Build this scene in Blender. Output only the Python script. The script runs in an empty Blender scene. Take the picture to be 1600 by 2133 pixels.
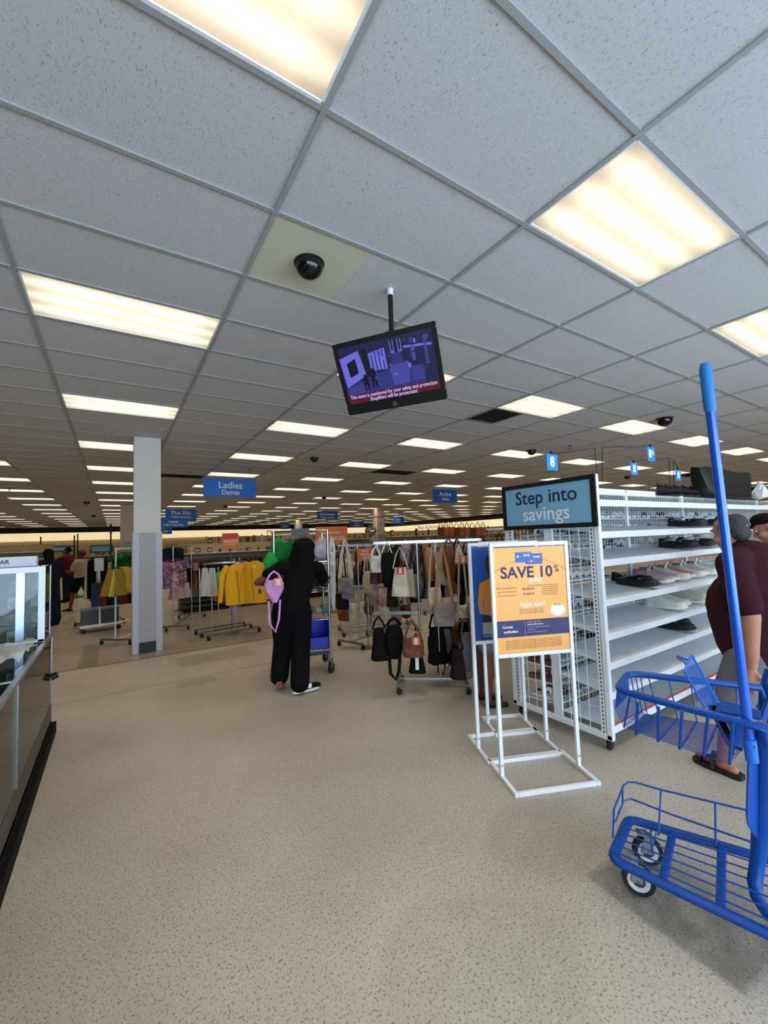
import bpy, bmesh, math, random
import numpy as np
from mathutils import Vector, Matrix, Euler, noise as mnoise
from math import sin, cos, pi, radians, atan2, sqrt
random.seed(7)
RND = random.Random(11)
S = bpy.context.scene
COL = S.collection

# ------------------------------------------------------------------ camera
IW, IH, FPX = 1600., 2133., 870.2
YAW, PITCH, ROLL = [radians(a) for a in (32.887, 3.538, -1.976)]
HC, ZC = 1.63, 3.35
OX, OY = 0.6984, 1.4167                       # ceiling grid origin (a tee crossing)
_F = np.array([sin(YAW)*cos(PITCH), cos(YAW)*cos(PITCH), sin(PITCH)])
_r = np.array([cos(YAW), -sin(YAW), 0.]); _u = np.cross(_r, _F)
_R = _r*cos(ROLL)+_u*sin(ROLL); _U = -_r*sin(ROLL)+_u*cos(ROLL)
cam_d = bpy.data.cameras.new('camera'); cam = bpy.data.objects.new('camera', cam_d); COL.objects.link(cam)
cam_d.sensor_fit = 'HORIZONTAL'; cam_d.sensor_width = 36.; cam_d.lens = 36.*FPX/IW; cam_d.clip_start = .05; cam_d.clip_end = 200
mw = Matrix.Identity(4)
for i in range(3):
    mw[i][0] = _R[i]; mw[i][1] = _U[i]; mw[i][2] = -_F[i]
mw[2][3] = HC
cam.matrix_world = mw
S.camera = cam

# ------------------------------------------------------------------ world, light, exposure
S.view_settings.view_transform = 'Standard'; S.view_settings.look = 'None'
S.view_settings.gamma = 1; S.view_settings.use_curve_mapping = False
S.view_settings.exposure = -0.08
S.cycles.use_denoising = True; S.cycles.max_bounces = 8; S.cycles.diffuse_bounces = 5; S.cycles.glossy_bounces = 3
S.cycles.transparent_max_bounces = 12; S.cycles.sample_clamp_indirect = 6; S.cycles.use_light_tree = True
S.cycles.caustics_reflective = False; S.cycles.caustics_refractive = False
W = bpy.data.worlds.new('world'); S.world = W; W.use_nodes = True
W.node_tree.nodes['Background'].inputs[0].default_value = (.55, .75, 1., 1)
W.node_tree.nodes['Background'].inputs[1].default_value = 1.0
PANEL_E = 1.45       # glow of the ceiling lamp lenses
LAMP_W = 8.          # watts of each ceiling lamp, thrown downwards by its prismatic lens
DAY_W = 700.         # daylight entering by the shop front behind the camera
ld = bpy.data.lights.new('shop_front_daylight', 'AREA'); ld.shape = 'RECTANGLE'; ld.size = 13; ld.size_y = 2.5
ld.energy = DAY_W; ld.color = (.62, .8, 1.)
lo = bpy.data.objects.new('shop_front_daylight', ld); COL.objects.link(lo)
lo.location = (2.0, -3.55, 1.45)   # lies in the shop window and shines towards +Y
lo.rotation_euler = (radians(90), 0, 0)

# ------------------------------------------------------------------ geometry of the photograph (used to survey real positions)
CP = np.array([0, 0, HC])
def ray(x, y): return _F+_R*(x-IW/2)/FPX-_U*(y-IH/2)/FPX
def pz(x, y, z):
    d = ray(x, y); return Vector(CP+d*((z-HC)/d[2]))
def vy(x, y, Y):
    d = ray(x, y); return Vector(CP+d*(Y/d[1]))
def vx(x, y, X):
    d = ray(x, y); return Vector(CP+d*(X/d[0]))
def at(x, y, depth): return Vector(CP+ray(x, y)*depth)
def depth_of(X, Y): return X*_F[0]+Y*_F[1]

# ------------------------------------------------------------------ materials
def lin(c):
    if isinstance(c, str): c = tuple(int(c[i:i+2], 16)/255 for i in (0, 2, 4))
    return tuple(((v/12.92) if v <= .04045 else ((v+.055)/1.055)**2.4) for v in c)+(1.,)
MC = {}
def mat(name, col, rough=.6, metal=0., var=.08, scale=30., bump=0., spec=.5, alpha=1., trans=0., emit=None, estr=0., two=None, stretch=None):
    if name in MC: return MC[name]
    m = bpy.data.materials.new(name); m.use_nodes = True; nt = m.node_tree; b = nt.nodes['Principled BSDF']
    c = lin(col)
    b.inputs['Roughness'].default_value = rough; b.inputs['Metallic'].default_value = metal
    b.inputs['Specular IOR Level'].default_value = spec
    b.inputs['Alpha'].default_value = alpha; b.inputs['Transmission Weight'].default_value = trans
    if emit is not None:
        b.inputs['Emission Color'].default_value = lin(emit); b.inputs['Emission Strength'].default_value = estr
    tc = nt.nodes.new('ShaderNodeTexCoord'); n = nt.nodes.new('ShaderNodeTexNoise'); n.inputs['Scale'].default_value = scale
    src = tc.outputs['Object']
    if stretch:
        mp = nt.nodes.new('ShaderNodeMapping'); mp.inputs['Scale'].default_value = stretch; nt.links.new(src, mp.inputs[0]); src = mp.outputs[0]
    nt.links.new(src, n.inputs['Vector'])
    mx = nt.nodes.new('ShaderNodeMix'); mx.data_type = 'RGBA'
    c2 = lin(two) if two else tuple(v*(1-var) for v in c[:3])+(1,)
    c1 = c if two else tuple(min(1, v*(1+var)) for v in c[:3])+(1,)
    mx.inputs['A'].default_value = c1; mx.inputs['B'].default_value = c2
    if two:
        r = nt.nodes.new('ShaderNodeValToRGB'); r.color_ramp.elements[0].position = .42; r.color_ramp.elements[1].position = .58
        nt.links.new(n.outputs['Fac'], r.inputs[0]); nt.links.new(r.outputs[0], mx.inputs['Factor'])
    else: nt.links.new(n.outputs['Fac'], mx.inputs['Factor'])
    nt.links.new(mx.outputs['Result'], b.inputs['Base Color'])
    if bump:
        bp = nt.nodes.new('ShaderNodeBump'); bp.inputs['Strength'].default_value = bump; bp.inputs['Distance'].default_value = .01
        nt.links.new(n.outputs['Fac'], bp.inputs['Height']); nt.links.new(bp.outputs[0], b.inputs['Normal'])
    MC[name] = m; return m
def fabric(name, col, two=None, scale=60.): return mat(name, col, .9, var=.15, scale=scale, bump=.25, spec=.15, two=two)

M_chrome = mat('chrome', 'b9bec4', .22, 1., .05, 8)
M_dchrome = mat('dull_steel', '8a8a86', .38, .9, .1, 12)
M_white = mat('white_powder_coat', 'e6e8ea', .38, 0, .03, 12)
M_black = mat('black_plastic', '0c0c0e', .4, 0, .1, 20)
M_rubber = mat('black_rubber', '141414', .75, 0, .15, 40)
M_blackm = mat('black_matt', '050506', .85, 0, .1, 30, spec=.2)
M_ink = mat('navy_ink', '2a2350', .6)
M_wink = mat('white_ink', 'f4f2ee', .6)
M_gink = mat('brown_ink', '8a5a2c', .7)
M_blue = mat('blue_enamel', '044394', .36, 0, .08, 6, spec=.35)
M_signblue = mat('sign_blue', '1470d6', .45, 0, .04, 3)
M_orange = mat('sign_orange', 'ee7d1a', .5)
M_red = mat('sign_red', 'd8402e', .5)
def glassm(name, tint, k=1.):
    m = bpy.data.materials.new(name); m.use_nodes = True; nt = m.node_tree; nt.nodes.remove(nt.nodes['Principled BSDF'])
    fr = nt.nodes.new('ShaderNodeFresnel'); fr.inputs[0].default_value = 1.5; tr = nt.nodes.new('ShaderNodeBsdfTransparent'); tr.inputs[0].default_value = lin(tint)
    gl = nt.nodes.new('ShaderNodeBsdfGlossy'); gl.inputs['Roughness'].default_value = .04; mx = nt.nodes.new('ShaderNodeMixShader')
    nt.links.new(fr.outputs[0], mx.inputs[0]); nt.links.new(tr.outputs[0], mx.inputs[1]); nt.links.new(gl.outputs[0], mx.inputs[2]); nt.links.new(mx.outputs[0], nt.nodes['Material Output'].inputs[0]); return m
M_glass = glassm('case_glass', 'dfe8e2')
M_alu = mat('brushed_aluminium', 'a9abab', .35, .85, .08, 20)
M_cream = mat('cream_paint', 'd8c8a8', .7, 0, .04, 3)

# ------------------------------------------------------------------ mesh helpers
def ORD(n):
    w = ['first', 'second', 'third', 'fourth', 'fifth', 'sixth', 'seventh', 'eighth', 'ninth', 'tenth', 'eleventh', 'twelfth']
    return w[n-1] if n <= 12 else '%d%s' % (n, 'th' if n % 100 in (11, 12, 13) else {1: 'st', 2: 'nd', 3: 'rd'}.get(n % 10, 'th'))
class MB:
    def __init__(s): s.v = []; s.f = []; s.m = []; s.mi = 0
    def add(s, vs, fs, T=None):
        o = len(s.v)
        s.v += [tuple(T @ Vector(v)) if T is not None else tuple(v) for v in vs]
        s.f += [tuple(i+o for i in f) for f in fs]; s.m += [s.mi]*len(fs); return s
    def box(s, c, d, T=None, top=None):
        x, y, z = [a/2 for a in d]; tx, ty = top if top else (1, 1)
        vs = [(c[0]+sx*x*(tx if sz > 0 else 1), c[1]+sy*y*(ty if sz > 0 else 1), c[2]+sz*z) for sz in (-1, 1) for sx, sy in ((-1, -1), (1, -1), (1, 1), (-1, 1))]
        return s.add(vs, [(3, 2, 1, 0), (4, 5, 6, 7), (0, 1, 5, 4), (1, 2, 6, 5), (2, 3, 7, 6), (3, 0, 4, 7)], T)
    def bb(s, a, b, T=None):
        return s.box([(a[i]+b[i])/2 for i in range(3)], [abs(b[i]-a[i]) for i in range(3)], T)
    def tube(s, pts, r, seg=8, T=None, closed=False, flat=None):
        P = [Vector(p) for p in pts]; n = len(P); rs = r if isinstance(r, (list, tuple)) else [r]*n
        vs = []; prev = None
        for i in range(n):
            if closed: t = (P[(i+1) % n]-P[i-1])
            else: t = (P[min(i+1, n-1)]-P[max(i-1, 0)])
            t.normalize()
            if prev is None: a = t.cross(Vector((0, 0, 1)) if abs(t.z) < .9 else Vector((1, 0, 0))).normalized()
            else:
                a = prev-t*prev.dot(t); a = a.normalized() if a.length > 1e-6 else t.orthogonal().normalized()
            prev = a; b = t.cross(a)
            fa, fb = flat if flat else (1, 1)
            vs += [tuple(P[i]+(a*cos(2*pi*k/seg)*fa+b*sin(2*pi*k/seg)*fb)*rs[i]) for k in range(seg)]
        fs = []
        for i in range(n if closed else n-1):
            j = (i+1) % n
            fs += [(i*seg+k, i*seg+(k+1) % seg, j*seg+(k+1) % seg, j*seg+k) for k in range(seg)]
        if not closed: fs += [tuple(range(seg-1, -1, -1)), tuple((n-1)*seg+k for k in range(seg))]
        return s.add(vs, fs, T)
    def lathe(s, prof, seg=20, T=None):
        vs = []; n = len(prof)
        for r, z in prof: vs += [(r*cos(2*pi*k/seg), r*sin(2*pi*k/seg), z) for k in range(seg)]
        fs = [(i*seg+k, i*seg+(k+1) % seg, (i+1)*seg+(k+1) % seg, (i+1)*seg+k) for i in range(n-1) for k in range(seg)]
        fs += [tuple(range(seg-1, -1, -1)), tuple((n-1)*seg+k for k in range(seg))]
        return s.add(vs, fs, T)
    def loft(s, secs, T=None, caps=True, closed=True):
        n = len(secs); k = len(secs[0]); vs = [p for c in secs for p in c]
        K = k if closed else k-1
        fs = [(i*k+a, i*k+(a+1) % k, (i+1)*k+(a+1) % k, (i+1)*k+a) for i in range(n-1) for a in range(K)]
        if caps and closed: fs += [tuple(range(k-1, -1, -1)), tuple((n-1)*k+a for a in range(k))]
        return s.add(vs, fs, T)
    def prism(s, poly, z0, z1, T=None):
        n = len(poly)
        return s.add([(x, y, z0) for x, y in poly]+[(x, y, z1) for x, y in poly],
                     [tuple(range(n-1, -1, -1)), tuple(range(n, 2*n))]+[(i, (i+1) % n, (i+1) % n+n, i+n) for i in range(n)], T)
    def build(s, name, m, parent=None, smooth=False, bevel=0., label=None, kind=None):
        me = bpy.data.meshes.new(name); me.from_pydata(s.v, [], s.f); me.validate()
        ms = m if isinstance(m, (list, tuple)) else [m]
        for q in ms: me.materials.append(q)
        if len(ms) > 1 and len(me.polygons) == len(s.m): me.polygons.foreach_set('material_index', s.m)
        bm = bmesh.new(); bm.from_mesh(me); bmesh.ops.recalc_face_normals(bm, faces=bm.faces)
        if bevel: bmesh.ops.bevel(bm, geom=list(bm.edges), offset=bevel, segments=2, affect='EDGES', clamp_overlap=True)
        bm.to_mesh(me); bm.free()
        if smooth:
            me.polygons.foreach_set('use_smooth', [True]*len(me.polygons))
            try: me.set_sharp_from_angle(angle=radians(40))
            except Exception: pass
        o = bpy.data.objects.new(name, me); COL.objects.link(o)
        if parent: o.parent = parent
        if label: o['label'] = label
        if kind: o['kind'] = kind
        return o
def tag(o, label, cat, group=None):
    o['label'] = label; o['category'] = cat
    if group: o['group'] = group
    return o
def thing(name, label, cat, loc=(0, 0, 0), rz=0., group=None, rot=None):
    o = bpy.data.objects.new(name, None); COL.objects.link(o); o.empty_display_size = .1
    o.location = loc; o.rotation_euler = rot if rot else (0, 0, rz); return tag(o, label, cat, group)
def struct(o): o['kind'] = 'structure'; return o
def copy_tree(o, loc=None, rz=None, label=None, group=None, par=None, scale=None):
    c = o.copy(); COL.objects.link(c)
    if par: c.parent = par
    if loc is not None: c.location = loc
    if rz is not None: c.rotation_euler = (0, 0, rz)
    if scale is not None: c.scale = scale
    if label: c['label'] = label
    if group: c['group'] = group
    for ch in KIDS.get(o, None) or o.children: copy_tree(ch, par=c)
    return c
KIDS = {}
def recolor(o, mp):
    for ob in [o]+list(o.children_recursive):
        if ob.type == 'MESH':
            for i, sl in enumerate(ob.material_slots):
                if sl.material and sl.material.name in mp:
                    sl.link = 'OBJECT'; sl.material = mp[sl.material.name]
def text(s, size, x, z, m, parent, y=-.002, align='CENTER', bold=0., ext=.0006, name='lettering', sx=1., shear=0., rot=None, vy0='CENTER'):
    cu = bpy.data.curves.new(name, 'FONT'); cu.body = s; cu.size = size; cu.extrude = ext; cu.offset = bold*size
    cu.align_x = align; cu.align_y = vy0; cu.shear = shear; cu.resolution_u = 3
    t = bpy.data.objects.new('t', cu); COL.objects.link(t)
    bpy.context.view_layer.update()
    me = bpy.data.meshes.new_from_object(t.evaluated_get(bpy.context.evaluated_depsgraph_get()))
    bpy.data.objects.remove(t); bpy.data.curves.remove(cu)
    me.transform(Matrix.Translation((x, y, z)) @ (rot if rot else Matrix.Identity(4)) @ Matrix.Rotation(pi/2, 4, 'X') @ Matrix.Diagonal((sx, 1, 1, 1)))
    me.materials.clear(); me.materials.append(m); me.name = name
    o = bpy.data.objects.new(name, me); COL.objects.link(o); o.parent = parent
    return o
def plate(name, x0, x1, z0, z1, m, parent, y=-.001, t=.001, label=None):
    return MB().bb((x0, y, z0), (x1, y+t, z1)).build(name, m, parent, label=label)
def rrect(w, h, r, n=3):
    pts = []
    for cx, cz, a0 in ((w/2-r, h/2-r, 0), (-w/2+r, h/2-r, pi/2), (-w/2+r, -h/2+r, pi), (w/2-r, -h/2+r, 3*pi/2)):
        pts += [(cx+r*cos(a0+pi/2*i/n), cz+r*sin(a0+pi/2*i/n)) for i in range(n+1)]
    return pts
# organic bodies: union of tapered capsules and ellipsoids fused by a voxel remesh
def organic(name, prims, voxel, m, parent=None, smooth=6, label=None, loc=None):
    b = MB(); uu, vv = 10, 7
    for p in prims:
        if p[0] == 'c':
            a, c, ra, rc = Vector(p[1]), Vector(p[2]), p[3], p[4]; ax = (c-a); L = max(ax.length, 1e-4); ax.normalize()
            q = ax.to_track_quat('Z', 'Y').to_matrix().to_4x4(); T = Matrix.Translation(a) @ q
            fx, fy = p[5] if len(p) > 5 else (1, 1)
            pr = [(ra*sin(pi/2*i/3)+1e-4, -ra*cos(pi/2*i/3)) for i in range(4)]+[(rc*cos(pi/2*i/3)+1e-4, L+rc*sin(pi/2*i/3)) for i in range(4)]
            b.lathe(pr, 12, T @ Matrix.Diagonal((fx, fy, 1, 1)))
        else:
            c, r = Vector(p[1]), p[2]; R_ = p[3].to_matrix().to_4x4() if len(p) > 3 else Matrix.Identity(4)
            pr = [(sin(pi*i/8)+1e-3, -cos(pi*i/8)) for i in range(9)]
            b.lathe(pr, 16, Matrix.Translation(c) @ R_ @ Matrix.Diagonal((r[0], r[1], r[2], 1)))
    o = b.build(name, m, None)
    md = o.modifiers.new('r', 'REMESH'); md.mode = 'VOXEL'; md.voxel_size = voxel; md.use_smooth_shade = True
    sm = o.modifiers.new('s', 'SMOOTH'); sm.factor = .5; sm.iterations = smooth
    bpy.context.view_layer.update()
    me = bpy.data.meshes.new_from_object(o.evaluated_get(bpy.context.evaluated_depsgraph_get()))
    bpy.data.objects.remove(o); me.materials.clear(); me.materials.append(m); me.name = name
    me.polygons.foreach_set('use_smooth', [True]*len(me.polygons))
    o = bpy.data.objects.new(name, me); COL.objects.link(o)
    if parent: o.parent = parent
    if label: o['label'] = label
    return o
#SECTION2
# ------------------------------------------------------------------ setting: floor
XL, XR, YF, YB = -13.0, 28.2, -3.6, 42.5
def nodes_for(name):
    m = bpy.data.materials.new(name); m.use_nodes = True; nt = m.node_tree
    return m, nt, nt.nodes['Principled BSDF']
def N(nt, t, **k):
    n = nt.nodes.new('ShaderNode'+t)
    for a, v in k.items(): setattr(n, a, v)
    return n
def math_(nt, op, a, b=None, clamp=False):
    n = N(nt, 'Math', operation=op, use_clamp=clamp)
    for i, v in enumerate((a, b)):
        if v is None: continue
        if isinstance(v, (int, float)): n.inputs[i].default_value = v
        else: nt.links.new(v, n.inputs[i])
    return n.outputs[0]
def mixc(nt, f, a, b):
    n = N(nt, 'Mix', data_type='RGBA')
    for s_, v in (('Factor', f), ('A', a), ('B', b)):
        if isinstance(v, (int, float)): n.inputs[s_].default_value = v
        elif isinstance(v, tuple): n.inputs[s_].default_value = v
        else: nt.links.new(v, n.inputs[s_])
    return n.outputs['Result']
def mapr(nt, v, a, b, c=0., d=1.):
    n = N(nt, 'MapRange'); nt.links.new(v, n.inputs[0])
    for i, q in enumerate((a, b, c, d)): n.inputs[i+1].default_value = q
    return n.outputs[0]
def floor_mat():
    m, nt, b = nodes_for('terrazzo_floor'); g = N(nt, 'NewGeometry'); pos = g.outputs['Position']
    sx = N(nt, 'SeparateXYZ'); nt.links.new(pos, sx.inputs[0]); X, Y = sx.outputs[0], sx.outputs[1]
    def noise(sc, det=3, st=(1, 1, 1), rough=.5):
        mp = N(nt, 'Mapping'); mp.inputs['Scale'].default_value = st; nt.links.new(pos, mp.inputs[0])
        n = N(nt, 'TexNoise'); n.inputs['Scale'].default_value = sc; n.inputs['Detail'].default_value = det; n.inputs['Roughness'].default_value = rough
        nt.links.new(mp.outputs[0], n.inputs['Vector']); return n.outputs['Fac']
    base = mixc(nt, mapr(nt, noise(1.1, 4), .35, .65), lin('b1aba0'), lin('a29b8f'))
    spk = mapr(nt, noise(120, 2, (1, .75, 1)), .57, .64)                 # dark chips
    spk2 = mapr(nt, noise(85, 2, (.8, 1, 1)), .58, .66)                 # pale chips
    base = mixc(nt, math_(nt, 'MULTIPLY', spk2, .45), base, lin('c6beae'))
    base = mixc(nt, math_(nt, 'MULTIPLY', spk, .62), base, lin('4c4338'))
    # older glossy tile beyond the threshold: darker and browner
    far = mapr(nt, Y, 7.12, 7.2)
    base = mixc(nt, math_(nt, 'MULTIPLY', far, .45), base, lin('8a7b64'))
    def rect(x0, x1, y0, y1, e=.015):
        f = mapr(nt, X, x0-e, x0+e)
        for v in (mapr(nt, X, x1+e, x1-e), mapr(nt, Y, y0-e, y0+e), mapr(nt, Y, y1+e, y1-e)): f = math_(nt, 'MULTIPLY', f, v)
        return f
    for (x0, x1, y0, y1, k) in FLOORRECTS:
        base = mixc(nt, math_(nt, 'MULTIPLY', rect(x0, x1, y0, y1), k), base, lin('4a4034'))
    # worn dark stain near the cart and smaller smudges
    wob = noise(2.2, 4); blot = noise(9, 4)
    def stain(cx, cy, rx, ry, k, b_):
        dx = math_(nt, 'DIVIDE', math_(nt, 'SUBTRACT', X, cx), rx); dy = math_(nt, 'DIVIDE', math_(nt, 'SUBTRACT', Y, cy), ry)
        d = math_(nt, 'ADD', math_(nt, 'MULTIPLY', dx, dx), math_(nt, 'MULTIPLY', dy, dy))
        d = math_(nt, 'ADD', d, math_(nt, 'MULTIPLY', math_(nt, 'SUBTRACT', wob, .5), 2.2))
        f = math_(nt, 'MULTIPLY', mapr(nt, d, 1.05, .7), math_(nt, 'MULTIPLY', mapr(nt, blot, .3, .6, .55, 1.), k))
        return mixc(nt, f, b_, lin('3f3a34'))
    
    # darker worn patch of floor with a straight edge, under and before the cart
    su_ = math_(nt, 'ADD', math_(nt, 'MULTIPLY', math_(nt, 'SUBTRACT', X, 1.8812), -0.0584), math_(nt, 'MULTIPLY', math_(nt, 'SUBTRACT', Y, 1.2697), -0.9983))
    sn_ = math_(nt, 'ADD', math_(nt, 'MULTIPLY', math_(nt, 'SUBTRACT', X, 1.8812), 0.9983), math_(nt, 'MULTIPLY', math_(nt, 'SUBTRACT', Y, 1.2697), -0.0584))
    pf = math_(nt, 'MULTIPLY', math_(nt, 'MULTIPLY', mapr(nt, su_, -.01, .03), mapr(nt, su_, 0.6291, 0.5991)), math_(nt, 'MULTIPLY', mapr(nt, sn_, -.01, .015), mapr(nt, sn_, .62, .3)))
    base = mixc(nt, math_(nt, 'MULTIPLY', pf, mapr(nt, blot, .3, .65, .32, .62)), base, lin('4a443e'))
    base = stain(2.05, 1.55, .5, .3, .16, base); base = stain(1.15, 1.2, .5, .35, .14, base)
    nt.links.new(base, b.inputs['Base Color'])
    ro = mapr(nt, noise(1.2, 2), .3, .7, .38, .46)
    ro = math_(nt, 'SUBTRACT', ro, math_(nt, 'MULTIPLY', far, .14)); nt.links.new(ro, b.inputs['Roughness'])
    b.inputs['Specular IOR Level'].default_value = .42
    bp = N(nt, 'Bump'); bp.inputs['Strength'].default_value = .06; bp.inputs['Distance'].default_value = .004
    nt.links.new(math_(nt, 'MULTIPLY', noise(60, 2), math_(nt, 'SUBTRACT', 1., far)), bp.inputs['Height']); nt.links.new(bp.outputs[0], b.inputs['Normal'])
    return m
def fr(x0, y0, x1, y1, k):   # two opposite corners surveyed on the floor
    a = pz(x0, y0, 0); b = pz(x1, y1, 0); return (min(a.x, b.x), max(a.x, b.x), min(a.y, b.y), max(a.y, b.y), k)
FLOORRECTS = [(-13, 13, 7.09, 7.17, .62), (-13, 9, 5.66, 5.71, .28), (-.42, -.2, 7.15, 8.75, .42), (.75, 1.75, 6.28, 6.85, .28), (.62, 1.05, 5.35, 5.62, .22), (-13, 13, 8.72, 8.77, .3), (1.9, 5.5, 7.75, 7.82, .3)]
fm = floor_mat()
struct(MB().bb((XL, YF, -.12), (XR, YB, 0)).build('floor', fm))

# ------------------------------------------------------------------ setting: ceiling of 2 x 4 ft tiles in a tee grid
def tile_mat():
    m, nt, b = nodes_for('fissured_ceiling_tile'); g = N(nt, 'NewGeometry'); pos = g.outputs['Position']
    mp = N(nt, 'Mapping'); mp.inputs['Scale'].default_value = (210, 62, 60); mp.inputs['Rotation'].default_value = (0, 0, .12); nt.links.new(pos, mp.inputs[0])
    n = N(nt, 'TexNoise'); n.inputs['Scale'].default_value = 1.; n.inputs['Detail'].default_value = 2; nt.links.new(mp.outputs[0], n.inputs['Vector'])
    f = mapr(nt, n.outputs['Fac'], .61, .69)
    n2 = N(nt, 'TexNoise'); n2.inputs['Scale'].default_value = 320; nt.links.new(pos, n2.inputs['Vector'])
    f2 = mapr(nt, n2.outputs['Fac'], .5, .8)
    base = mixc(nt, math_(nt, 'MULTIPLY', f2, .22), lin('c6c5c6'), lin('98979a'))
    base = mixc(nt, math_(nt, 'MULTIPLY', f, .5), base, lin('636266'))
    nt.links.new(base, b.inputs['Base Color']); b.inputs['Roughness'].default_value = .85; b.inputs['Specular IOR Level'].default_value = .2
    bp = N(nt, 'Bump'); bp.inputs['Strength'].default_value = .25; bp.inputs['Distance'].default_value = -.003
    nt.links.new(math_(nt, 'ADD', f, math_(nt, 'MULTIPLY', f2, .4)), bp.inputs['Height']); nt.links.new(bp.outputs[0], b.inputs['Normal'])
    return m
M_tile = tile_mat(); M_tee = mat('tee_grid_paint', '9c9e9d', .5, 0, .05, 30)
CX, CY = 1.2192, .6096
ceil = MB().bb((XL, YF, ZC+.35), (XR, YB, ZC+.45)).build('ceiling', mat('plenum', '6b6864', .9)); struct(ceil)
i0, i1 = math.floor((XL-OX)/CX)-0, math.ceil((XR-OX)/CX); j0, j1 = math.floor((YF-OY)/CY), math.ceil((YB-OY)/CY)
def is_light(i, j): return i % 2 == 1 and (j+1) % 4 == 0 and XL < OX+i*CX and OX+(i+1)*CX < XR and j <= 66
# odd cells that are not a plain tile: smooth cream panels with camera domes, dark air grilles
VENT = {(3, 4), (4, 12), (0, 16), (12, 7)}; HALF = {(0, 1), (2, 10)}; HV = {(3, 4)}
tiles = []
def inview(x, y):
    v = np.array([x, y, ZC])-CP; z = v @ _F
    if z < .2: return None
    px, py = IW/2+FPX*(v @ _R)/z, IH/2-FPX*(v @ _U)/z
    return z if -420 < px < 2020 and -420 < py < 1200 else None
for i in range(i0, i1):
    for j in range(j0, j1):
        if is_light(i, j) or (i, j) in VENT or (i, j) in HALF: continue
        x, y = OX+(i+.5)*CX, OY+(j+.5)*CY
        tiles.append((inview(x, y) or 1e3+abs(y), i, j, x, y))
tiles.sort()
tb = MB(); tb.box((0, 0, .009), (CX-.008, CY-.008, .018))
tp = tb.build('ceiling_tile', M_tile, ceil, bevel=.002); first = True
rest = MB()
for k, (d, i, j, x, y) in enumerate(tiles):
    x0, x1, y0, y1 = max(x-CX/2+.004, XL), min(x+CX/2-.004, XR), max(y-CY/2+.004, YF), min(y+CY/2-.004, YB)
    if k < 280 and x0 > XL and x1 < XR and y0 > YF and y1 < YB:
        o = tp if first else tp.copy()
        if not first: COL.objects.link(o)
        first = False; o.parent = ceil; o.location = (x, y, ZC+.004+RND.uniform(0, .002)); o.rotation_euler = (RND.uniform(-.0015, .0015), RND.uniform(-.001, .001), 0)
    elif x1 > x0 and y1 > y0: rest.bb((x0, y0, ZC+.004), (x1, y1, ZC+.02))
rest.build('far_ceiling_tiles', M_tile, ceil, kind='stuff')
for (i, j) in HALF:
    x, y = OX+i*CX, OY+j*CY
    MB().bb((x+.004, y+.004, ZC+.002), (x+CX/2, y+CY-.004, ZC+.016)).build('camera_panel', mat('cream_panel', 'c9c9b0', .6, 0, .03, 3), ceil, label='smooth cream square ceiling panel')
    MB().bb((x+CX/2+.002, y+.004, ZC+.003), (x+CX-.004, y+CY-.004, ZC+.018)).build('blank_panel', mat('plain_panel', 'c4c3c1', .8, 0, .03, 3), ceil, label='smooth plain grey ceiling panel')
g = MB()
for i in range(i0, i1+1):
    x = OX+i*CX
    if XL < x < XR: g.bb((x-.012, YF, ZC-.006), (x+.012, YB, ZC+.004)); g.bb((x-.002, YF, ZC+.004), (x+.002, YB, ZC+.03))
g.build('main_tee', M_tee, ceil, kind='stuff'); g = MB()
for j in range(j0, j1+1):
    y = OY+j*CY
    if YF < y < YB: g.bb((XL, y-.012, ZC-.005), (XR, y+.012, ZC+.004))
g.build('cross_tee', M_tee, ceil, kind='stuff')
# ceiling lights
def lamp_mat():
    m, nt, b = nodes_for('prismatic_lamp_lens'); tc = N(nt, 'TexCoord'); sx = N(nt, 'SeparateXYZ'); nt.links.new(tc.outputs['Object'], sx.inputs[0])
    # three tubes run along the lamp: brightness peaks at y = -.17, 0, .17 and falls off at the ends
    w = N(nt, 'Math', operation='COSINE'); nt.links.new(math_(nt, 'MULTIPLY', sx.outputs[1], 2*pi/.175), w.inputs[0])
    tube = mapr(nt, w.outputs[0], -1, 1, .82, 1.25)
    ax = math_(nt, 'ABSOLUTE', sx.outputs[0]); endf = mapr(nt, ax, .44, .59, 1., .62)
    ay = math_(nt, 'ABSOLUTE', sx.outputs[1]); sidef = mapr(nt, ay, .215, .285, 1., .7)
    e = math_(nt, 'MULTIPLY', math_(nt, 'MULTIPLY', tube, endf), sidef)
    em = N(nt, 'Emission'); em.inputs['Color'].default_value = (1., .85, .63, 1)
    nt.links.new(math_(nt, 'MULTIPLY', e, PANEL_E), em.inputs['Strength'])
    nt.links.new(em.outputs[0], nt.nodes['Material Output'].inputs['Surface']); return m
M_lamp = lamp_mat()
lf = MB(); a, b_, t = CX/2-.012, CY/2-.012, .012
for s_ in (-1, 1): lf.bb((-a, s_*b_, -.004), (a, s_*(b_-t), .05)); lf.bb((s_*a, -b_, -.004), (s_*(a-t), b_, .05))
lf.bb((-a, -b_, .05), (a, b_, .06))
L0 = thing('ceiling_light', 'x', 'light', (0, 0, ZC)); fo = lf.build('light_frame', M_white, L0)
di = MB().bb((-a+t, -b_+t, .004), (a-t, b_-t, .010)).build('diffuser', M_lamp, L0); KIDS[L0] = [fo, di]
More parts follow.
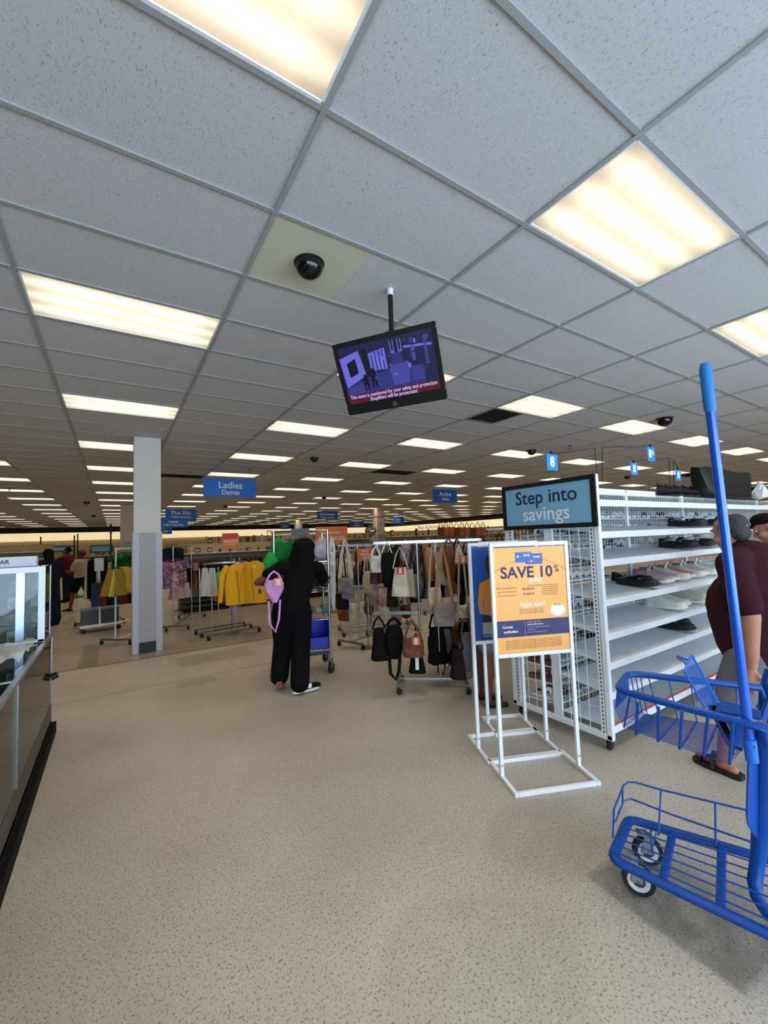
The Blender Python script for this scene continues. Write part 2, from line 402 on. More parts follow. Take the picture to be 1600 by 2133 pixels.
NEARL = {(-1, -1): 'bright ceiling light cut off by the top edge of the photo', (1, -1): 'largest ceiling light at upper right, with bright tube stripes, above the blue pole',
         (-1, 3): 'wide ceiling light at the left, nearest of the row above the pillar', (-1, 7): 'second ceiling light of the row towards the pillar, just in front of it',
         (3, -1): 'ceiling light cut off by the right edge of the photo, beyond the big one', (1, 3): 'ceiling light almost wholly hidden behind the hanging monitor',
         (-1, 11): 'ceiling light partly hidden behind the top of the near pillar', (1, 7): 'ceiling light below and left of the hanging monitor',
         (3, 3): 'ceiling light touching the dark square air grille', (5, 3): 'ceiling light left of the dome camera over the shoe shelves', (3, 7): 'ceiling light between the monitor and the dark air grille',
         (1, 11): 'ceiling light left of the small dome on the cream panel', (7, 3): 'ceiling light crossed by the blue pole', (3, 11): 'ceiling light just before the long narrow air grille',
         (1, 15): 'ceiling light right above the largest blue hanging sign', (3, 15): 'ceiling light right of the largest blue hanging sign, one row further back', (5, 7): 'ceiling light beside the small 8 size sign over the shoe shelves'}
used = False; cnt = 0; LL = []
lights = [(i, j) for i in range(i0, i1) for j in range(-5, 68) if is_light(i, j)]
for (i, j) in lights:
    x, y = OX+(i+.5)*CX, OY+(j+.5)*CY
    v = inview(x, y)
    if v is None and (y > 12 or x > 14 or x < -6): continue
    px = None
    near = v is not None and v < 60
    lab = NEARL.get((i, j)); grp = None
    if lab is None:
        grp = 'rows of ceiling lights'; n_ = (i+1)//2
        rown = 'the row passing over the near pillar' if n_ == 0 else 'the %s row %s of the pillar row' % (ORD(abs(n_)), 'right' if n_ > 0 else 'left')
        lab = '%s ceiling lamp from the front in %s' % (ORD((j+9)//4), rown)
    if not used: o = L0; o.location = (x, y, ZC); o['label'] = lab; used = True
    else: o = copy_tree(L0, loc=(x, y, ZC), label=lab)
    if grp: o['group'] = grp
    if y < 33: LL.append((o, x, y))
    cnt += 1
print('lights', cnt)
al = bpy.data.lights.new('lamp_light', 'AREA'); al.shape = 'RECTANGLE'; al.size = 1.15; al.size_y = .55; al.energy = LAMP_W; al.color = (1., .84, .62); al.spread = radians(112)
for o, x, y in LL:
    q = bpy.data.objects.new('lamp_light', al); COL.objects.link(q); q.parent = o; q.location = (0, 0, -.006)
# air grilles, domes, sprinklers
M_grille = mat('dark_grille', '2d2b28', .7, .2)
for (i, j), lab in (((3, 4), 'dark square air return grille touching a ceiling light'), ((4, 12), 'long narrow dark air grille far back in the middle of the ceiling'), ((0, 16), 'dark air grille just right of the near pillar top'), ((12, 7), 'air grille at the right edge above the shoe shelves')):
    x, y = OX+i*CX, OY+j*CY; hv = (i, j) in HV; v = thing('air_grille', lab, 'air vent', (x+CX/(4 if hv else 2), y+CY/2, ZC))
    f = MB(); a, b_ = CX/(4 if hv else 2)-.012, CY/2-.012
    if hv: MB().bb((x+CX/2+.004, y+.004, ZC+.004), (x+CX-.004, y+CY-.004, ZC+.02)).build('half_tile', M_tile, ceil)
    for s_ in (-1, 1): f.bb((-a, s_*b_, -.004), (a, s_*(b_-.03), .01)); f.bb((s_*a, -b_, -.004), (s_*(a-.03), b_, .01))
    f.build('grille_frame', mat('grille_frame', '55524c', .6), v); MB().bb((-a, -b_, .02), (a, b_, .03)).build('backing', M_blackm, v)
    n = 22; sl = MB().box((0, 0, 0), (2*a-.06, .014, .002), Matrix.Rotation(.6, 4, 'X')).build('slat', M_grille, v); sl.location = (0, -b_+.04, .006)
    for k in range(1, n):
        c = sl.copy(); COL.objects.link(c); c.location = (0, -b_+.04+k*(2*b_-.08)/(n-1), .006)
domes = [(1.01, 2.32, .085, 'large black camera dome on the cream panel above the monitor'), (3.50, 8.02, .085, 'small black camera dome on a cream panel in front of the blue signs'),
         (7.27, 3.02, .11, 'black camera dome above the shoe shelves right of two ceiling lights'), (7.32, 5.56, .09, 'black camera dome left of the number 8 size sign'), (7.05, 15.29, .09, 'black camera dome hanging in mid store left of the swimwear sign'),
         (-.88, 18.95, .1, 'black camera dome left of the near pillar'), (-.93, 26.7, .1, 'furthest black camera dome left of the near pillar'), (4.25, 19.86, .1, 'black camera dome under the largest blue sign'), (13.96, 7.0, .09, 'black camera dome behind the 8 size signs')]
for x, y, r, lab in domes:
    d = thing('dome_camera', lab, 'camera', (x, y, ZC))
    MB().lathe([(r*1.1, 0), (r*1.1, -.006), (r*1.03, -.01)], 24).build('dome_rim', M_black, d, smooth=True)
    MB().lathe([(r, 0), (r, -.02), (r*.96, -r*.45), (r*.82, -r*.75), (r*.55, -r*.98), (r*.25, -r*1.08), (.004, -r*1.1)], 24).build('dome_cover', mat('smoked_dome', '060607', .12, 0, .02, 3), d, smooth=True)
for x, y in ((2.68, 9.92), (7.98, 10.3), (7.71, 4.94), (-2.44, 15.19), (12.77, 4.98)):
    d = thing('sprinkler', 'small metal sprinkler head in the ceiling '+{2.68: 'above the largest blue sign', 7.98: 'above the Active sign', 7.71: 'above the leftmost size 8 sign', -2.44: 'at the far left edge', 12.77: 'right of the blue pole'}[x], 'sprinkler', (x, y, ZC), group='fire sprinklers')
    MB().lathe([(.04, 0), (.04, -.006), (.012, -.01), (.012, -.04), (.006, -.045), (.006, -.07), (.03, -.072), (.03, -.076)], 12).build('sprinkler_head', M_dchrome, d, smooth=True)
    MB().tube([(.012, 0, -.03), (.026, 0, -.05), (.006, 0, -.072)], .003, 6).tube([(-.012, 0, -.03), (-.026, 0, -.05), (-.006, 0, -.072)], .003, 6).build('yoke', M_dchrome, d)

# ------------------------------------------------------------------ setting: walls
M_wall = mat('warm_wall', 'cdbb98', .8, 0, .04, .6)
M_band = mat('dark_bulkhead', '141416', .6, 0, .05, 1)
M_fascia = mat('cream_fascia', 'f4e3bd', .6, 0, .03, 1, emit='ffe6b4', estr=.85)   # sign band along the walls, emission added to brighten its cream
struct(MB().bb((XL, YB, 0), (XR, YB+.2, ZC+.4)).build('wall_back', M_wall))
struct(MB().bb((XR, YF, 0), (XR+.2, YB, ZC+.4)).build('wall_right', M_wall))
struct(MB().bb((XL-.2, YF, 0), (XL, YB, ZC+.4)).build('wall_left', M_wall))
fw = MB()
fw.bb((XL, YF-.2, 2.75), (XR, YF, ZC+.4)); fw.bb((XL, YF-.2, 0), (XR, YF, .12))
for x in (XL, -4.7, 8.6): fw.bb((x, YF-.2, .12), (x+.25, YF, 2.75))
fw.bb((8.85, YF-.2, .12), (XR, YF, 2.75)); fw.bb((XL, YF-.2, .12), (-4.7, YF, 2.75))
struct(fw.build('wall_front', M_wall))
wn = MB()
for k in range(7):
    x = -4.45+k*(13.05/6); wn.bb((x-.03, YF-.14, .12), (x+.03, YF-.08, 2.75))
wn.bb((-4.45, YF-.14, 2.1), (8.6, YF-.08, 2.16)); w1 = struct(wn.build('window_1', M_alu))
struct(MB().bb((XL, YB-.35, 2.93), (XR, YB, ZC-.002)).build('trim_1', M_band)); struct(MB().bb((XR-.35, 0, 2.93), (XR, YB-.36, ZC-.002)).build('trim_2', M_band))
struct(MB().bb((XL, YB-.30, 2.30), (XR, YB, 2.925)).build('trim_3', M_fascia)); struct(MB().bb((XR-.30, 0, 2.30), (XR, YB-.31, 2.925)).build('trim_4', M_fascia))
bt = thing('wall_lettering', 'dark words on the cream band of the back wall', 'sign', (0, YB-.305, 2.6))
a = vy(553, 1108, YB-.3); text('More', .55, a.x+.9, 0, M_blackm, bt, sx=1.3); text('Great Finds!', .55, a.x+5.4, 0, M_blackm, bt, sx=1.3)
bt = thing('wall_lettering', 'dark words on the cream band of the right wall above the handbag racks', 'sign', (XR-.305, vx(900, 1094, XR-.3).y, 2.6), rz=-pi/2)
text('Bags & Accessories', .5, 0, 0, M_blackm, bt, sx=1.2)

# pillars
def pillar(x, y, lab, w=.37, near=False):
    p = thing('pillar', lab, 'pillar', (x, y, 0)); h = w/2
    zt = 1.84
    MB().bb((-h, -h, 0), (h, h, ZC)).build('shaft', mat('pillar_paint', 'd6d0c6', .7, 0, .04, 3), p)
    c = MB(); c.bb((-h-.012, -h-.012, 0), (h+.012, h+.012, zt)); c.build('wainscot', mat('pillar_wainscot', 'a9a6aa', .6, 0, .04, 3), p)
    for sx in (-1, 1):
        for sy in (-1, 1):
            MB().bb((sx*(h+.018), sy*(h+.018), 0), (sx*(h-.07), sy*(h-.07), zt)).build('corner_guard', mat('corner_guard', 'b9bcc6', .5), p, bevel=.004)
    MB().bb((-h+.07, -h-.022, 0), (h-.07, h+.022, .16)).build('kick_plate', mat('kick_plate', '23272c', .6), p)
    return p
pillar(.435, 7.69, 'grey and white square pillar in front of the clothes racks, nearest of the pillars')
pillar(.415, 20.4, 'second square pillar, half hidden left behind the near pillar', .44)
p3 = pillar(13.1, 20.9, 'beige square pillar behind the handbag racks with a small red emblem', .5)
MB().lathe([(.07, 0), (.07, .004)], 20, Matrix.Translation((0, -.262, 2.45)) @ Matrix.Rotation(pi/2, 4, 'X') @ Matrix.Diagonal((.6, 1.3, 1, 1))).build('emblem', M_red, p3)
MB().bb((-.262, -.262, 2.85), (.262, .262, 2.9)).build('stripe', M_red, p3)
pillar(12.9, 33.2, 'furthest square pillar behind the tall silver cart', .5)

# ------------------------------------------------------------------ blue department signs on thin wires
def dept_sign(X, Y, w, h, zt, lines, lab):
    s_ = thing('hanging_sign', lab, 'sign', (X, Y, zt-h/2))
    MB().bb((-w/2, -.012, -h/2), (w/2, .012, h/2)).build('sign_board', M_signblue, s_, bevel=.004)
    for t, size, z in lines: text(t, size, 0, z, M_wink, s_, y=-.0135, bold=.02 if size > .12 else .005)
    for sx in (-1, 1): MB().tube([(sx*w*.36, 0, h/2), (sx*w*.36, 0, ZC-zt+h/2)], .004, 5).build('hanger_wire', M_dchrome, s_)
dept_sign(2.31, 10.25, 1.2, .43, 3.15, [('Ladies', .22, .06), ('Damas', .15, -.11)], 'large blue hanging sign reading Ladies Damas, nearest of the blue signs')
dept_sign(2.40, 19.75, 1.2, .5, 3.15, [('Plus Size', .22, .1), ('Tallas Grandes', .13, -.08)], 'blue hanging sign reading Plus Size just right of the near pillar')
dept_sign(2.45, 23.0, 1.3, .45, 2.95, [('Petites', .16, .06), ('Tallas Pequeñas', .14, -.1)], 'blue hanging sign overlapped below the Plus Size sign')
dept_sign(1.9, 24.6, 1.3, .5, 2.72, [('Lingerie', .17, .1), ('Ropa Interior', .17, -.1)], 'lowest blue hanging sign right beside the near pillar')
dept_sign(9.56, 20.35, 1.2, .45, 3.15, [('Swimwear', .22, .06), ('Trajes de Baño', .14, -.12)], 'blue hanging sign reading Swimwear above the woman in black')
dept_sign(17.8, 32.0, 1.45, .5, 3.15, [('Men', .24, .06), ('Hombres', .14, -.12)], 'small blue hanging sign reading Men left of the beige pillar')
dept_sign(9.19, 10.45, 1.03, .43, 3.15, [('Active', .2, .06), ('Activa', .13, -.1)], 'blue hanging sign reading Active above the handbag racks')
dept_sign(17.9, 25.7, .95, .5, 3.15, [('Kids', .2, .06), ('Niños', .14, -.12)], 'small blue hanging sign right of the beige pillar')
dept_sign(12.1, 34.2, .75, .5, 3.15, [('Shoes', .18, .02)], 'small blue hanging sign seen just over the top of the silver cart')

# ------------------------------------------------------------------ hanging monitor
TV = [Vector(v) for v in ((1.318, 2.645, 3.031-.0), (1.773, 2.029, 3.047), (1.968, 2.181, 2.595), (1.513, 2.797, 2.579))]
ex = ((TV[1]-TV[0])+(TV[2]-TV[3])).normalized(); ezv = ((TV[0]-TV[3])+(TV[1]-TV[2])); ezv = (ezv-ex*ezv.dot(ex)).normalized(); ey = ezv.cross(ex)
TV = [Vector((0, 0, HC))+(p-Vector((0, 0, HC)))*.955 for p in TV]
tc_ = sum(TV, Vector())/4; tw, th = .765*.955, .515*.955
mon = thing('monitor', 'black flat monitor hanging from the ceiling, showing violet security footage', 'monitor', tc_)
mr = Matrix((ex, ey, ezv)).transposed().to_4x4(); mon.rotation_euler = mr.to_euler()
bez = MB()
bez.bb((-tw/2, -.012, th/2-.033), (tw/2, .02, th/2)); bez.bb((-tw/2, -.012, -th/2), (tw/2, .02, -th/2+.075))
for s_ in (-1, 1): bez.bb((s_*tw/2, -.012, -th/2+.075), (s_*(tw/2-.03), .02, th/2-.033))
bez.build('bezel', M_black, mon, bevel=.006)
MB().bb((-tw/2+.01, .02, -th/2+.02), (tw/2-.01, .055, th/2-.01)).build('back_cover', M_black, mon, bevel=.01)
sx0, sx1, sz0, sz1 = -tw/2+.03, tw/2-.03, -th/2+.075, th/2-.033
def emat(name, c, s_=1.): return mat('screen_'+name, '000000', .4, var=0, emit=c, estr=s_)
sc = MB()
def P2(u, v): return sx0+(sx1-sx0)*u, sz0+(sz1-sz0)*v
def spoly(pts, lay, mi):
    sc.mi = mi; q = [P2(u, v) for u, v in pts]
    sc.add([(x, -.0035-lay*.0002, z) for x, z in q], [tuple(range(len(q)))])
scm = [emat('a', '303178'), emat('b', '46469c'), emat('c', '6b6bd6'), emat('d', '1e1f48'), emat('e', '0e0f22'), emat('f', '561428'), emat('g', '3c3c88')]
spoly([(0, 0), (1, 0), (1, 1), (0, 1)], 0, 3)
spoly([(0, .16), (1, .16), (1, .36), (.55, .5), (.25, .42), (0, .28)], 1, 0)
spoly([(.02, .3), (.26, .46), (.22, .9), (.0, .82)], 2, 2); spoly([(.08, .47), (.18, .53), (.17, .78), (.07, .72)], 3, 4)
spoly([(.32, .52), (.50, .50), (.50, .86), (.32, .82)], 2, 2)
for k in range(4): spoly([(.345+.04*k, .5), (.355+.04*k, .5), (.355+.04*k, .84), (.345+.04*k, .84)], 3, 3)
spoly([(.25, .42), (.31, .44), (.31, .9), (.25, .9)], 2, 4); spoly([(0, .16), (.2, .16), (.28, .36), (.05, .3)], 2, 6)
spoly([(.53, .2), (.70, .2), (.73, .56), (.52, .58)], 2, 1); spoly([(.55, .55), (.68, .54), (.66, .74), (.57, .74)], 3, 0)
spoly([(.74, .22), (.86, .22), (.86, .46), (.74, .46)], 2, 6); spoly([(.86, .16), (1, .16), (1, .5), (.88, .44)], 2, 3)
spoly([(.7, .78), (.98, .74), (.98, .78), (.7, .82)], 3, 2); spoly([(.9, .45), (.93, .45), (.93, .92), (.9, .92)], 3, 6); spoly([(.77, .55), (.80, .55), (.81, .8), (.76, .8)], 3, 1)
for u in (.58, .66): spoly([(u-.02, .74), (u+.02, .74), (u+.02, .95), (u+.012, .95), (u+.01, .77), (u-.01, .77), (u-.012, .95), (u-.02, .95)], 4, 2)
for u, v, h in ((.24, .2, .28), (.33, .22, .34)):
    spoly([(u-.03, v+h*.35), (u+.03, v+h*.35), (u+.035, v+h*.75), (u+.015, v+h*.9), (u-.015, v+h*.9), (u-.035, v+h*.75)], 4, 4)
    spoly([(u-.03, v), (u-.012, v), (u-.004, v+h*.36), (u-.028, v+h*.36)], 4, 4); spoly([(u+.012, v), (u+.03, v), (u+.028, v+h*.36), (u+.004, v+h*.36)], 4, 4)
    spoly([(u-.015, v+h*.9), (u+.015, v+h*.9), (u+.015, v+h), (u-.015, v+h)], 4, 4)
RNs = random.Random(3)
for k in range(16):
    u, v = RNs.uniform(.3, .95), RNs.uniform(.36, .9); w_, h_ = RNs.uniform(.01, .04), RNs.uniform(.02, .09)
    spoly([(u, v), (u+w_, v+.01), (u+w_, v+h_), (u, v+h_)], 5, RNs.choice([0, 1, 3, 6, 2]))
spoly([(0, 0), (1, 0), (1, .155), (0, .155)], 6, 5)
sc.build('screen', scm, mon)
M_stx = emat('text', 'c8c4ff', 1.0)
text('This store is monitored for your safety and protection', .036, 0, sz0+.045, M_stx, mon, y=-.0062, bold=.01, sx=.80)
text('Shoplifters will be prosecuted', .036, 0, sz0+.014, M_stx, mon, y=-.0062, bold=.01, sx=.80)
MB().lathe([(.017, 0), (.017, .002)], 20, Matrix.Translation((0, -.012, -th/2+.03)) @ Matrix.Rotation(pi/2, 4, 'X')).build('badge', mat('badge_grey', '55585c', .4, .5), mon)
pole_top = Vector((1.6, 2.30, ZC))
pm = thing('ceiling_pole', 'short black pole with a white collar carrying the hanging monitor', 'pole', pole_top)
MB().tube([(0, 0, 0), (0, 0, -.44)], .017, 12).build('pole', M_black, pm, smooth=True)
MB().tube([(0, 0, 0), (0, 0, -.045)], .022, 12).build('collar', M_white, pm, smooth=True)
MB().box((.0, .005, -.48), (.06, .06, .1)).build('tilt_bracket', M_black, pm, bevel=.006)
#SECTION3

# ------------------------------------------------------------------ rolling shoe shelving unit
SX0, SY0, SYM, SY1 = 3.08, 1.80, 2.22, 2.64
M_shelf = mat('white_shelf', 'dfe3e6', .42, 0, .04, 6)
M_wire = mat('white_wire', 'd9dcdc', .45, 0, .03, 10)
NB = 5; BW = 1.245; SX1 = SX0+.03+NB*BW
su = thing('shelving_unit', 'long white rolling shoe shelving unit with a wire grid end panel', 'shelving', (SX0, SYM, 0))
SUP = Vector((SX0, SYM, 0))
def L(v): return Vector(v)-SUP
FRONTZ = [1.866, 1.619, 1.403, 1.103, .849, .632, .415, .17]
# end frame
for yy, nm in ((SY0-.012, 0), (SY1+.012, 1)):
    b = MB(); b.bb((-.02, yy-SYM-.02, .09), (.02, yy-SYM+.02, 2.06))
    o_ = b.build('end_post', M_shelf, su, bevel=.003)
    d = 1 if nm == 0 else -1
    b = MB(); b.bb((-.018, yy-SYM+d*.028, .1), (.006, yy-SYM+d*.062, 1.98)); b.build('slotted_post', M_shelf, su)
    sl = MB()
    for k in range(62): sl.bb((-.0195, yy-SYM+d*.038, .13+k*.03), (-.0175, yy-SYM+d*.046, .13+k*.03+.016))
    sl.build('slot', M_blackm, su, kind='stuff')
MB().bb((-.02, SY0-SYM-.03, .085), (.02, SY1-SYM+.03, .125)).build('bottom_rail', M_shelf, su, bevel=.003)
MB().bb((-.02, SY0-SYM, 2.02), (.02, SY1-SYM, 2.05)).build('top_rail', M_shelf, su)
MB().bb((-.012, -.035, .1), (.004, .035, 2.02)).build('centre_post', M_shelf, su)
gw = MB()
for k in range(1, 9):
    y = SY0-SYM+.06+(SY1-SY0-.12)*k/9
    if abs(y) > .04: gw.tube([(-.012, y, .09), (-.012, y, 2.03)], .0028, 5)
for k in range(1, 10): gw.tube([(-.009, SY0-SYM+.02, .1+k*.2), (-.009, SY1-SYM-.02, .1+k*.2)], .002, 4)
gw.build('end_wire_grid', M_wire, su)
# shelves: near side (towards the camera aisle) and the far side
def shelf_mesh(depth, front, slope):
    b = MB(); y0 = -depth if front else depth; s_ = -1 if front else 1
    zf = -slope
    b.add([(0, y0, zf), (BW-.006, y0, zf), (BW-.006, 0, .0), (0, 0, .0), (0, y0, zf-.006), (BW-.006, y0, zf-.006), (BW-.006, 0, -.006), (0, 0, -.006)],
          [(0, 1, 2, 3), (7, 6, 5, 4), (0, 4, 5, 1), (1, 5, 6, 2), (2, 6, 7, 3), (3, 7, 4, 0)])
    b.bb((0, y0, zf-.044), (BW-.006, y0+s_*.018, zf+.006))
    return b
first = {}
for zi, z in enumerate(FRONTZ):
    slope = .05 if zi < 7 else .0
    for k in range(NB):
        key = ('f', slope)
        if key not in first:
            o = shelf_mesh(.40 if zi else .40, True, slope).build('shelf', M_shelf, su); first[key] = o
        else: o = first[key].copy(); COL.objects.link(o)
        o.parent = su; o.location = (.03+k*BW, -.015, z+slope-.005)
FARZ = [.2, .36, .5, .63, .76, .9, 1.03, 1.17, 1.31, 1.45, 1.6, 1.74, 1.87]
for zi, z in enumerate(FARZ+[1.99]):
    for k in range(NB):
        key = 'b'
        if key not in first: o = shelf_mesh(.38, False, .03).build('shelf', M_shelf, su); first[key] = o
        else: o = first[key].copy(); COL.objects.link(o)
        o.parent = su; o.location = (.03+k*BW, .015, z)
for k in range(NB+1):
    MB().bb((.03+k*BW-.02, -.014, .1), (.03+k*BW+.02, .014, 2.0)).build('upright', M_shelf, su)
gw = MB()
for k in range(int(NB*BW/.05)):
    x = .05+k*.05; gw.tube([(x, 0, .12), (x, 0, 2.0)], .0016, 4)
for k in range(36): gw.tube([(.03, .003, .15+k*.052), (NB*BW, .003, .15+k*.052)], .0016, 4)
gw.build('back_wire_grid', M_wire, su, kind='stuff')
# top ledge boxes seen behind the top shelf lip
for k in range(3): MB().bb((.03+k*.62, -.02, 1.97), (.03+k*.62+.6, .38, 2.03)).build('top_ledge', M_shelf, su, bevel=.004)
# casters
def caster(par, x, y, r=.035, z0=None, mw_=M_rubber, rz=0., fork=M_dchrome, w=.022, name='caster'):
    c = bpy.data.objects.new(name, None); COL.objects.link(c); c.parent = par; c.location = (x, y, 0); c.rotation_euler = (0, 0, rz)
    T = Matrix.Translation((.012, 0, r)) @ Matrix.Rotation(pi/2, 4, 'X')
    MB().lathe([(r*.4, -w/2), (r*.92, -w/2), (r, -w*.3), (r, w*.3), (r*.92, w/2), (r*.4, w/2)], 16, T).build('wheel', mw_, c, smooth=True)
    h = z0 or 2*r+.02
    f = MB()
    for s_ in (-1, 1): f.box((.004, s_*(w/2+.004), r+(h-r)/2), (r*.7, .003, h-r))
    f.box((0, 0, h), (r*1.2, w+.014, .004)); f.build('fork', fork, c)
    return c
for x in (.02, 2.5, 5.0, NB*BW):
    for y in (SY0-SYM+.02, SY1-SYM-.02): caster(su, x, y, .035, .088, fork=M_black)
# red sale strip on the lowest lip
MB().bb((.05, -.424, .172), (NB*BW, -.4185, .184)).build('red_strip', mat('red_strip', 'a52a2e', .6), su)
# sign clipped on the end panel
sg = thing('end_sign', 'blue Step into savings sign in a black frame on the shoe shelving end', 'sign', (SX0-.03, (1.765+2.665)/2, 1.86), rz=-pi/2)
sw, sh = .90, .40
fr_ = MB()
fr_.bb((-sw/2, -.012, sh/2-.035), (sw/2, .01, sh/2)); fr_.bb((-sw/2, -.012, -sh/2), (sw/2, .01, -sh/2+.035))
for s_ in (-1, 1): fr_.bb((s_*sw/2, -.012, -sh/2+.035), (s_*(sw/2-.04), .01, sh/2-.035))
fr_.build('sign_frame', M_black, sg, bevel=.003)
plate('sign_face', -sw/2+.04, sw/2-.04, -sh/2+.035, sh/2-.035, mat('pale_blue_card', '77a9c8', .5, 0, .03, 2), sg, y=-.004, t=.012)
M_navy = mat('navy_letters', '1c2348', .6)
text('Step into', .165, 0, .07, M_navy, sg, y=-.0052, bold=.008); text('savings', .165, 0, -.075, mat('pale_letters', 'd9e3e6', .6), sg, y=-.0052, bold=.008)
# size tags on wire holders over the unit
def tagsign(px, py, sxp, wx_list, lab, txt, w=.12, Y=2.2):
    c = vy(px, py, Y); t = thing('size_sign', lab, 'sign', c)
    MB().bb((-w/2, -.003, -w*.48), (w/2, .003, w*.48)).build('tag_board', mat('tag_blue', '1f86d2', .5), t)
    if txt == '8½': text('8', w*.8, -w*.14, 0, M_wink, t, y=-.004, bold=.03); text('½', w*.45, w*.27, w*.1, M_wink, t, y=-.004, bold=.02)
    else: text('8', w*.85, 0, 0, M_wink, t, y=-.004, bold=.03)
    pts = [vy(a, b_, Y)-c for a, b_ in wx_list]
    pts = [Vector((0, 0, w*.48+.0)), Vector((0, 0, pts[0].z))]+pts[1:]
    MB().tube(pts, .0035, 5).build('wire_holder', M_black, t)
    MB().box((0, 0, w*.5+.012), (.02, .012, .03)).build('clip', M_black, t)
    return t
tagsign(1150, 963, 0, [(1150, 947), (1239, 933), (1245, 1002)], 'blue size 8 sign left of the black framed sign top, furthest left', '8', .145)
tagsign(1356, 946, 0, [(1355, 930), (1255, 931), (1254, 1004)], 'blue size sign reading 8 and a half, highest of the size signs', '8½', .16)
tagsign(1321, 977, 0, [(1320, 961), (1394, 954), (1396, 1020)], 'blue size 8 sign with a short black post below it', '8', .13)
tagsign(1413, 990, 0, [(1413, 975), (1403, 958), (1404, 1016)], 'smallest blue size 8 sign, beside the row of black boots', '8', .13)

# ------------------------------------------------------------------ shoes
def shoe(name, label, cat, loc, rz, kind, cols, group=None, sc=1., tilt=0.):
    """lofted shoe, toe towards -y, heel at the origin side; kinds: sneaker, flat, boot, sandal"""
    t = thing(name, label, cat, loc, group=group, rot=(tilt, 0, rz)); t.scale = (sc, sc, sc)
    def outl(v):  # half width along the shoe (v 0 heel .. 1 toe)
        return .034+.014*sin(pi*min(1, max(0, (v-.25)/.75))) if v < .97 else .02
    secs = []; n = 12
    for i in range(n+1):
        v = i/n; y = .14-.285*v; w = outl(v)*(min(1, sqrt(max(0, 1-((v-.86)/.14)**2)) if v > .86 else 1))*(sqrt(max(.05, 1-((.12-v)/.12)**2)) if v < .12 else 1); w = max(w, .012)
        zt = .018+.010*(v > .8); zb = 0.0+(.012*((v-.8)/.2)**2 if v > .8 else 0)
        secs.append([(-w, y, zb), (w, y, zb), (w*1.03, y, zt), (-w*1.03, y, zt)])
    MB().loft(secs).build('sole', cols[1], t, smooth=True, bevel=.002)
    secs = []
    for i in range(n+1):
        v = i/n; y = .134-.268*v
        w = outl(v)*.95*(sqrt(max(.1, 1-((v-.86)/.16)**2)) if v > .86 else 1)*(sqrt(max(.1, 1-((.12-v)/.13)**2)) if v < .12 else 1)
        if kind == 'sneaker': h = .085-.02*v if v < .35 else .078-.085*(v-.35)**.9*1.0; h = max(h, .035)
        elif kind == 'flat': h = .055-.02*v if v < .2 else (.028 if v < .62 else .042-.03*(v-.62))
        else: h = .06-.02*v
        z0 = .016; sec = []
        for k in range(9):
            a = pi*k/8; sec.append((w*cos(a)*(1 if sin(a) < .9 else 1), y, z0+h*(sin(a)**.75)))
        secs.append(sec)
    MB().loft(secs).build('upper', cols[0], t, smooth=True)
    # opening
    op = MB(); op.lathe([(.001, .0), (.026, .0), (.03, .004), (.024, .006)], 14, Matrix.Translation((0, .075, .090 if kind == 'sneaker' else .058)) @ Matrix.Rotation(-.25, 4, 'X') @ Matrix.Diagonal((1, 1.9 if kind == 'sneaker' else 2.4, 1, 1)))
    op.build('opening', cols[2], t, smooth=True)
    if kind == 'sneaker':
        lc = MB()
        for k in range(5):
            y = .03-k*.02; z = .088-.0085*k; lc.tube([(-.022, y, z-.012), (0, y-.004, z), (.022, y, z-.012)], .0032, 5)
        lc.tube([(0, .03, .09), (.02, .025, .108), (.03, .02, .085)], .003, 5).tube([(0, .03, .09), (-.02, .025, .105), (-.028, .02, .085)], .003, 5)
        lc.build('laces', cols[3] if len(cols) > 3 else M_wink, t, smooth=True)
        MB().box((0, .055, .1), (.034, .012, .05), Matrix.Rotation(.35, 4, 'X')).build('tongue', cols[0], t, bevel=.004)
    elif kind == 'flat':
        MB().box((.0, -.02, .05), (.03, .02, .006)).build('bow', cols[2], t, bevel=.002)
    MB().tube([(.03, .06, .07), (.055, .05, .02), (.05, .03, .0)], .0015, 4).box((.055, .048, .02), (.006, .02, .028)).build('security_tag', M_black, t)
    return t
M_ws = fabric('white_shoe', 'dcdad4'); M_ps = fabric('pink_mesh_shoe', 'b99aa6'); M_bs = mat('black_shoe', '121214', .6); M_gr = fabric('coral_shoe', 'c98a78')
M_sole = mat('white_sole', 'e6e4de', .6); M_in = mat('shoe_lining', '8d8a88', .9); M_gs = fabric('beige_shoe', 'c3bfb2'); M_bsole = mat('black_sole', '0d0d0e', .6)
def shelfpt(px, zi):
    z = FRONTZ[zi]+.0; p = vy(px, 1200, SY0+.12); return p.x, z
def put(px, zi, name, label, kind, cols, rz=0., yb=.13, sc=1., group=None):
    x, _ = shelfpt(px, zi); yy = SYM-.015-.40+yb
    z = FRONTZ[zi]-.005+.05*(yb/.40)+.004
    return shoe(name, label, 'shoe', (x, yy, z+.006), -rz*.3, kind, cols, sc=sc*1.12, group=group, tilt=.0)
put(1335, 3, 'flat_shoe', 'black flat shoe at the left end of the middle shelf, nearest the end panel', 'flat', (M_bs, M_bsole, M_in), -.75, .15, 1.1)
put(1350, 3, 'flat_shoe', 'second black flat shoe lying against the pink trainer', 'flat', (M_bs, M_bsole, M_in), -.75, .26, 1.1)
put(1372, 3, 'trainer', 'pink mesh trainer beside the black flat shoes', 'sneaker', (M_ps, M_sole, M_in), -.55, .17, 1.08)
put(1392, 3, 'trainer', 'second pink mesh trainer, touching the white one', 'sneaker', (M_ps, M_sole, M_in), -.55, .2, 1.08)
put(1408, 3, 'trainer', 'white trainer between the pink and the coral trainers', 'sneaker', (M_ws, M_sole, M_in), -.5, .17, 1.1)
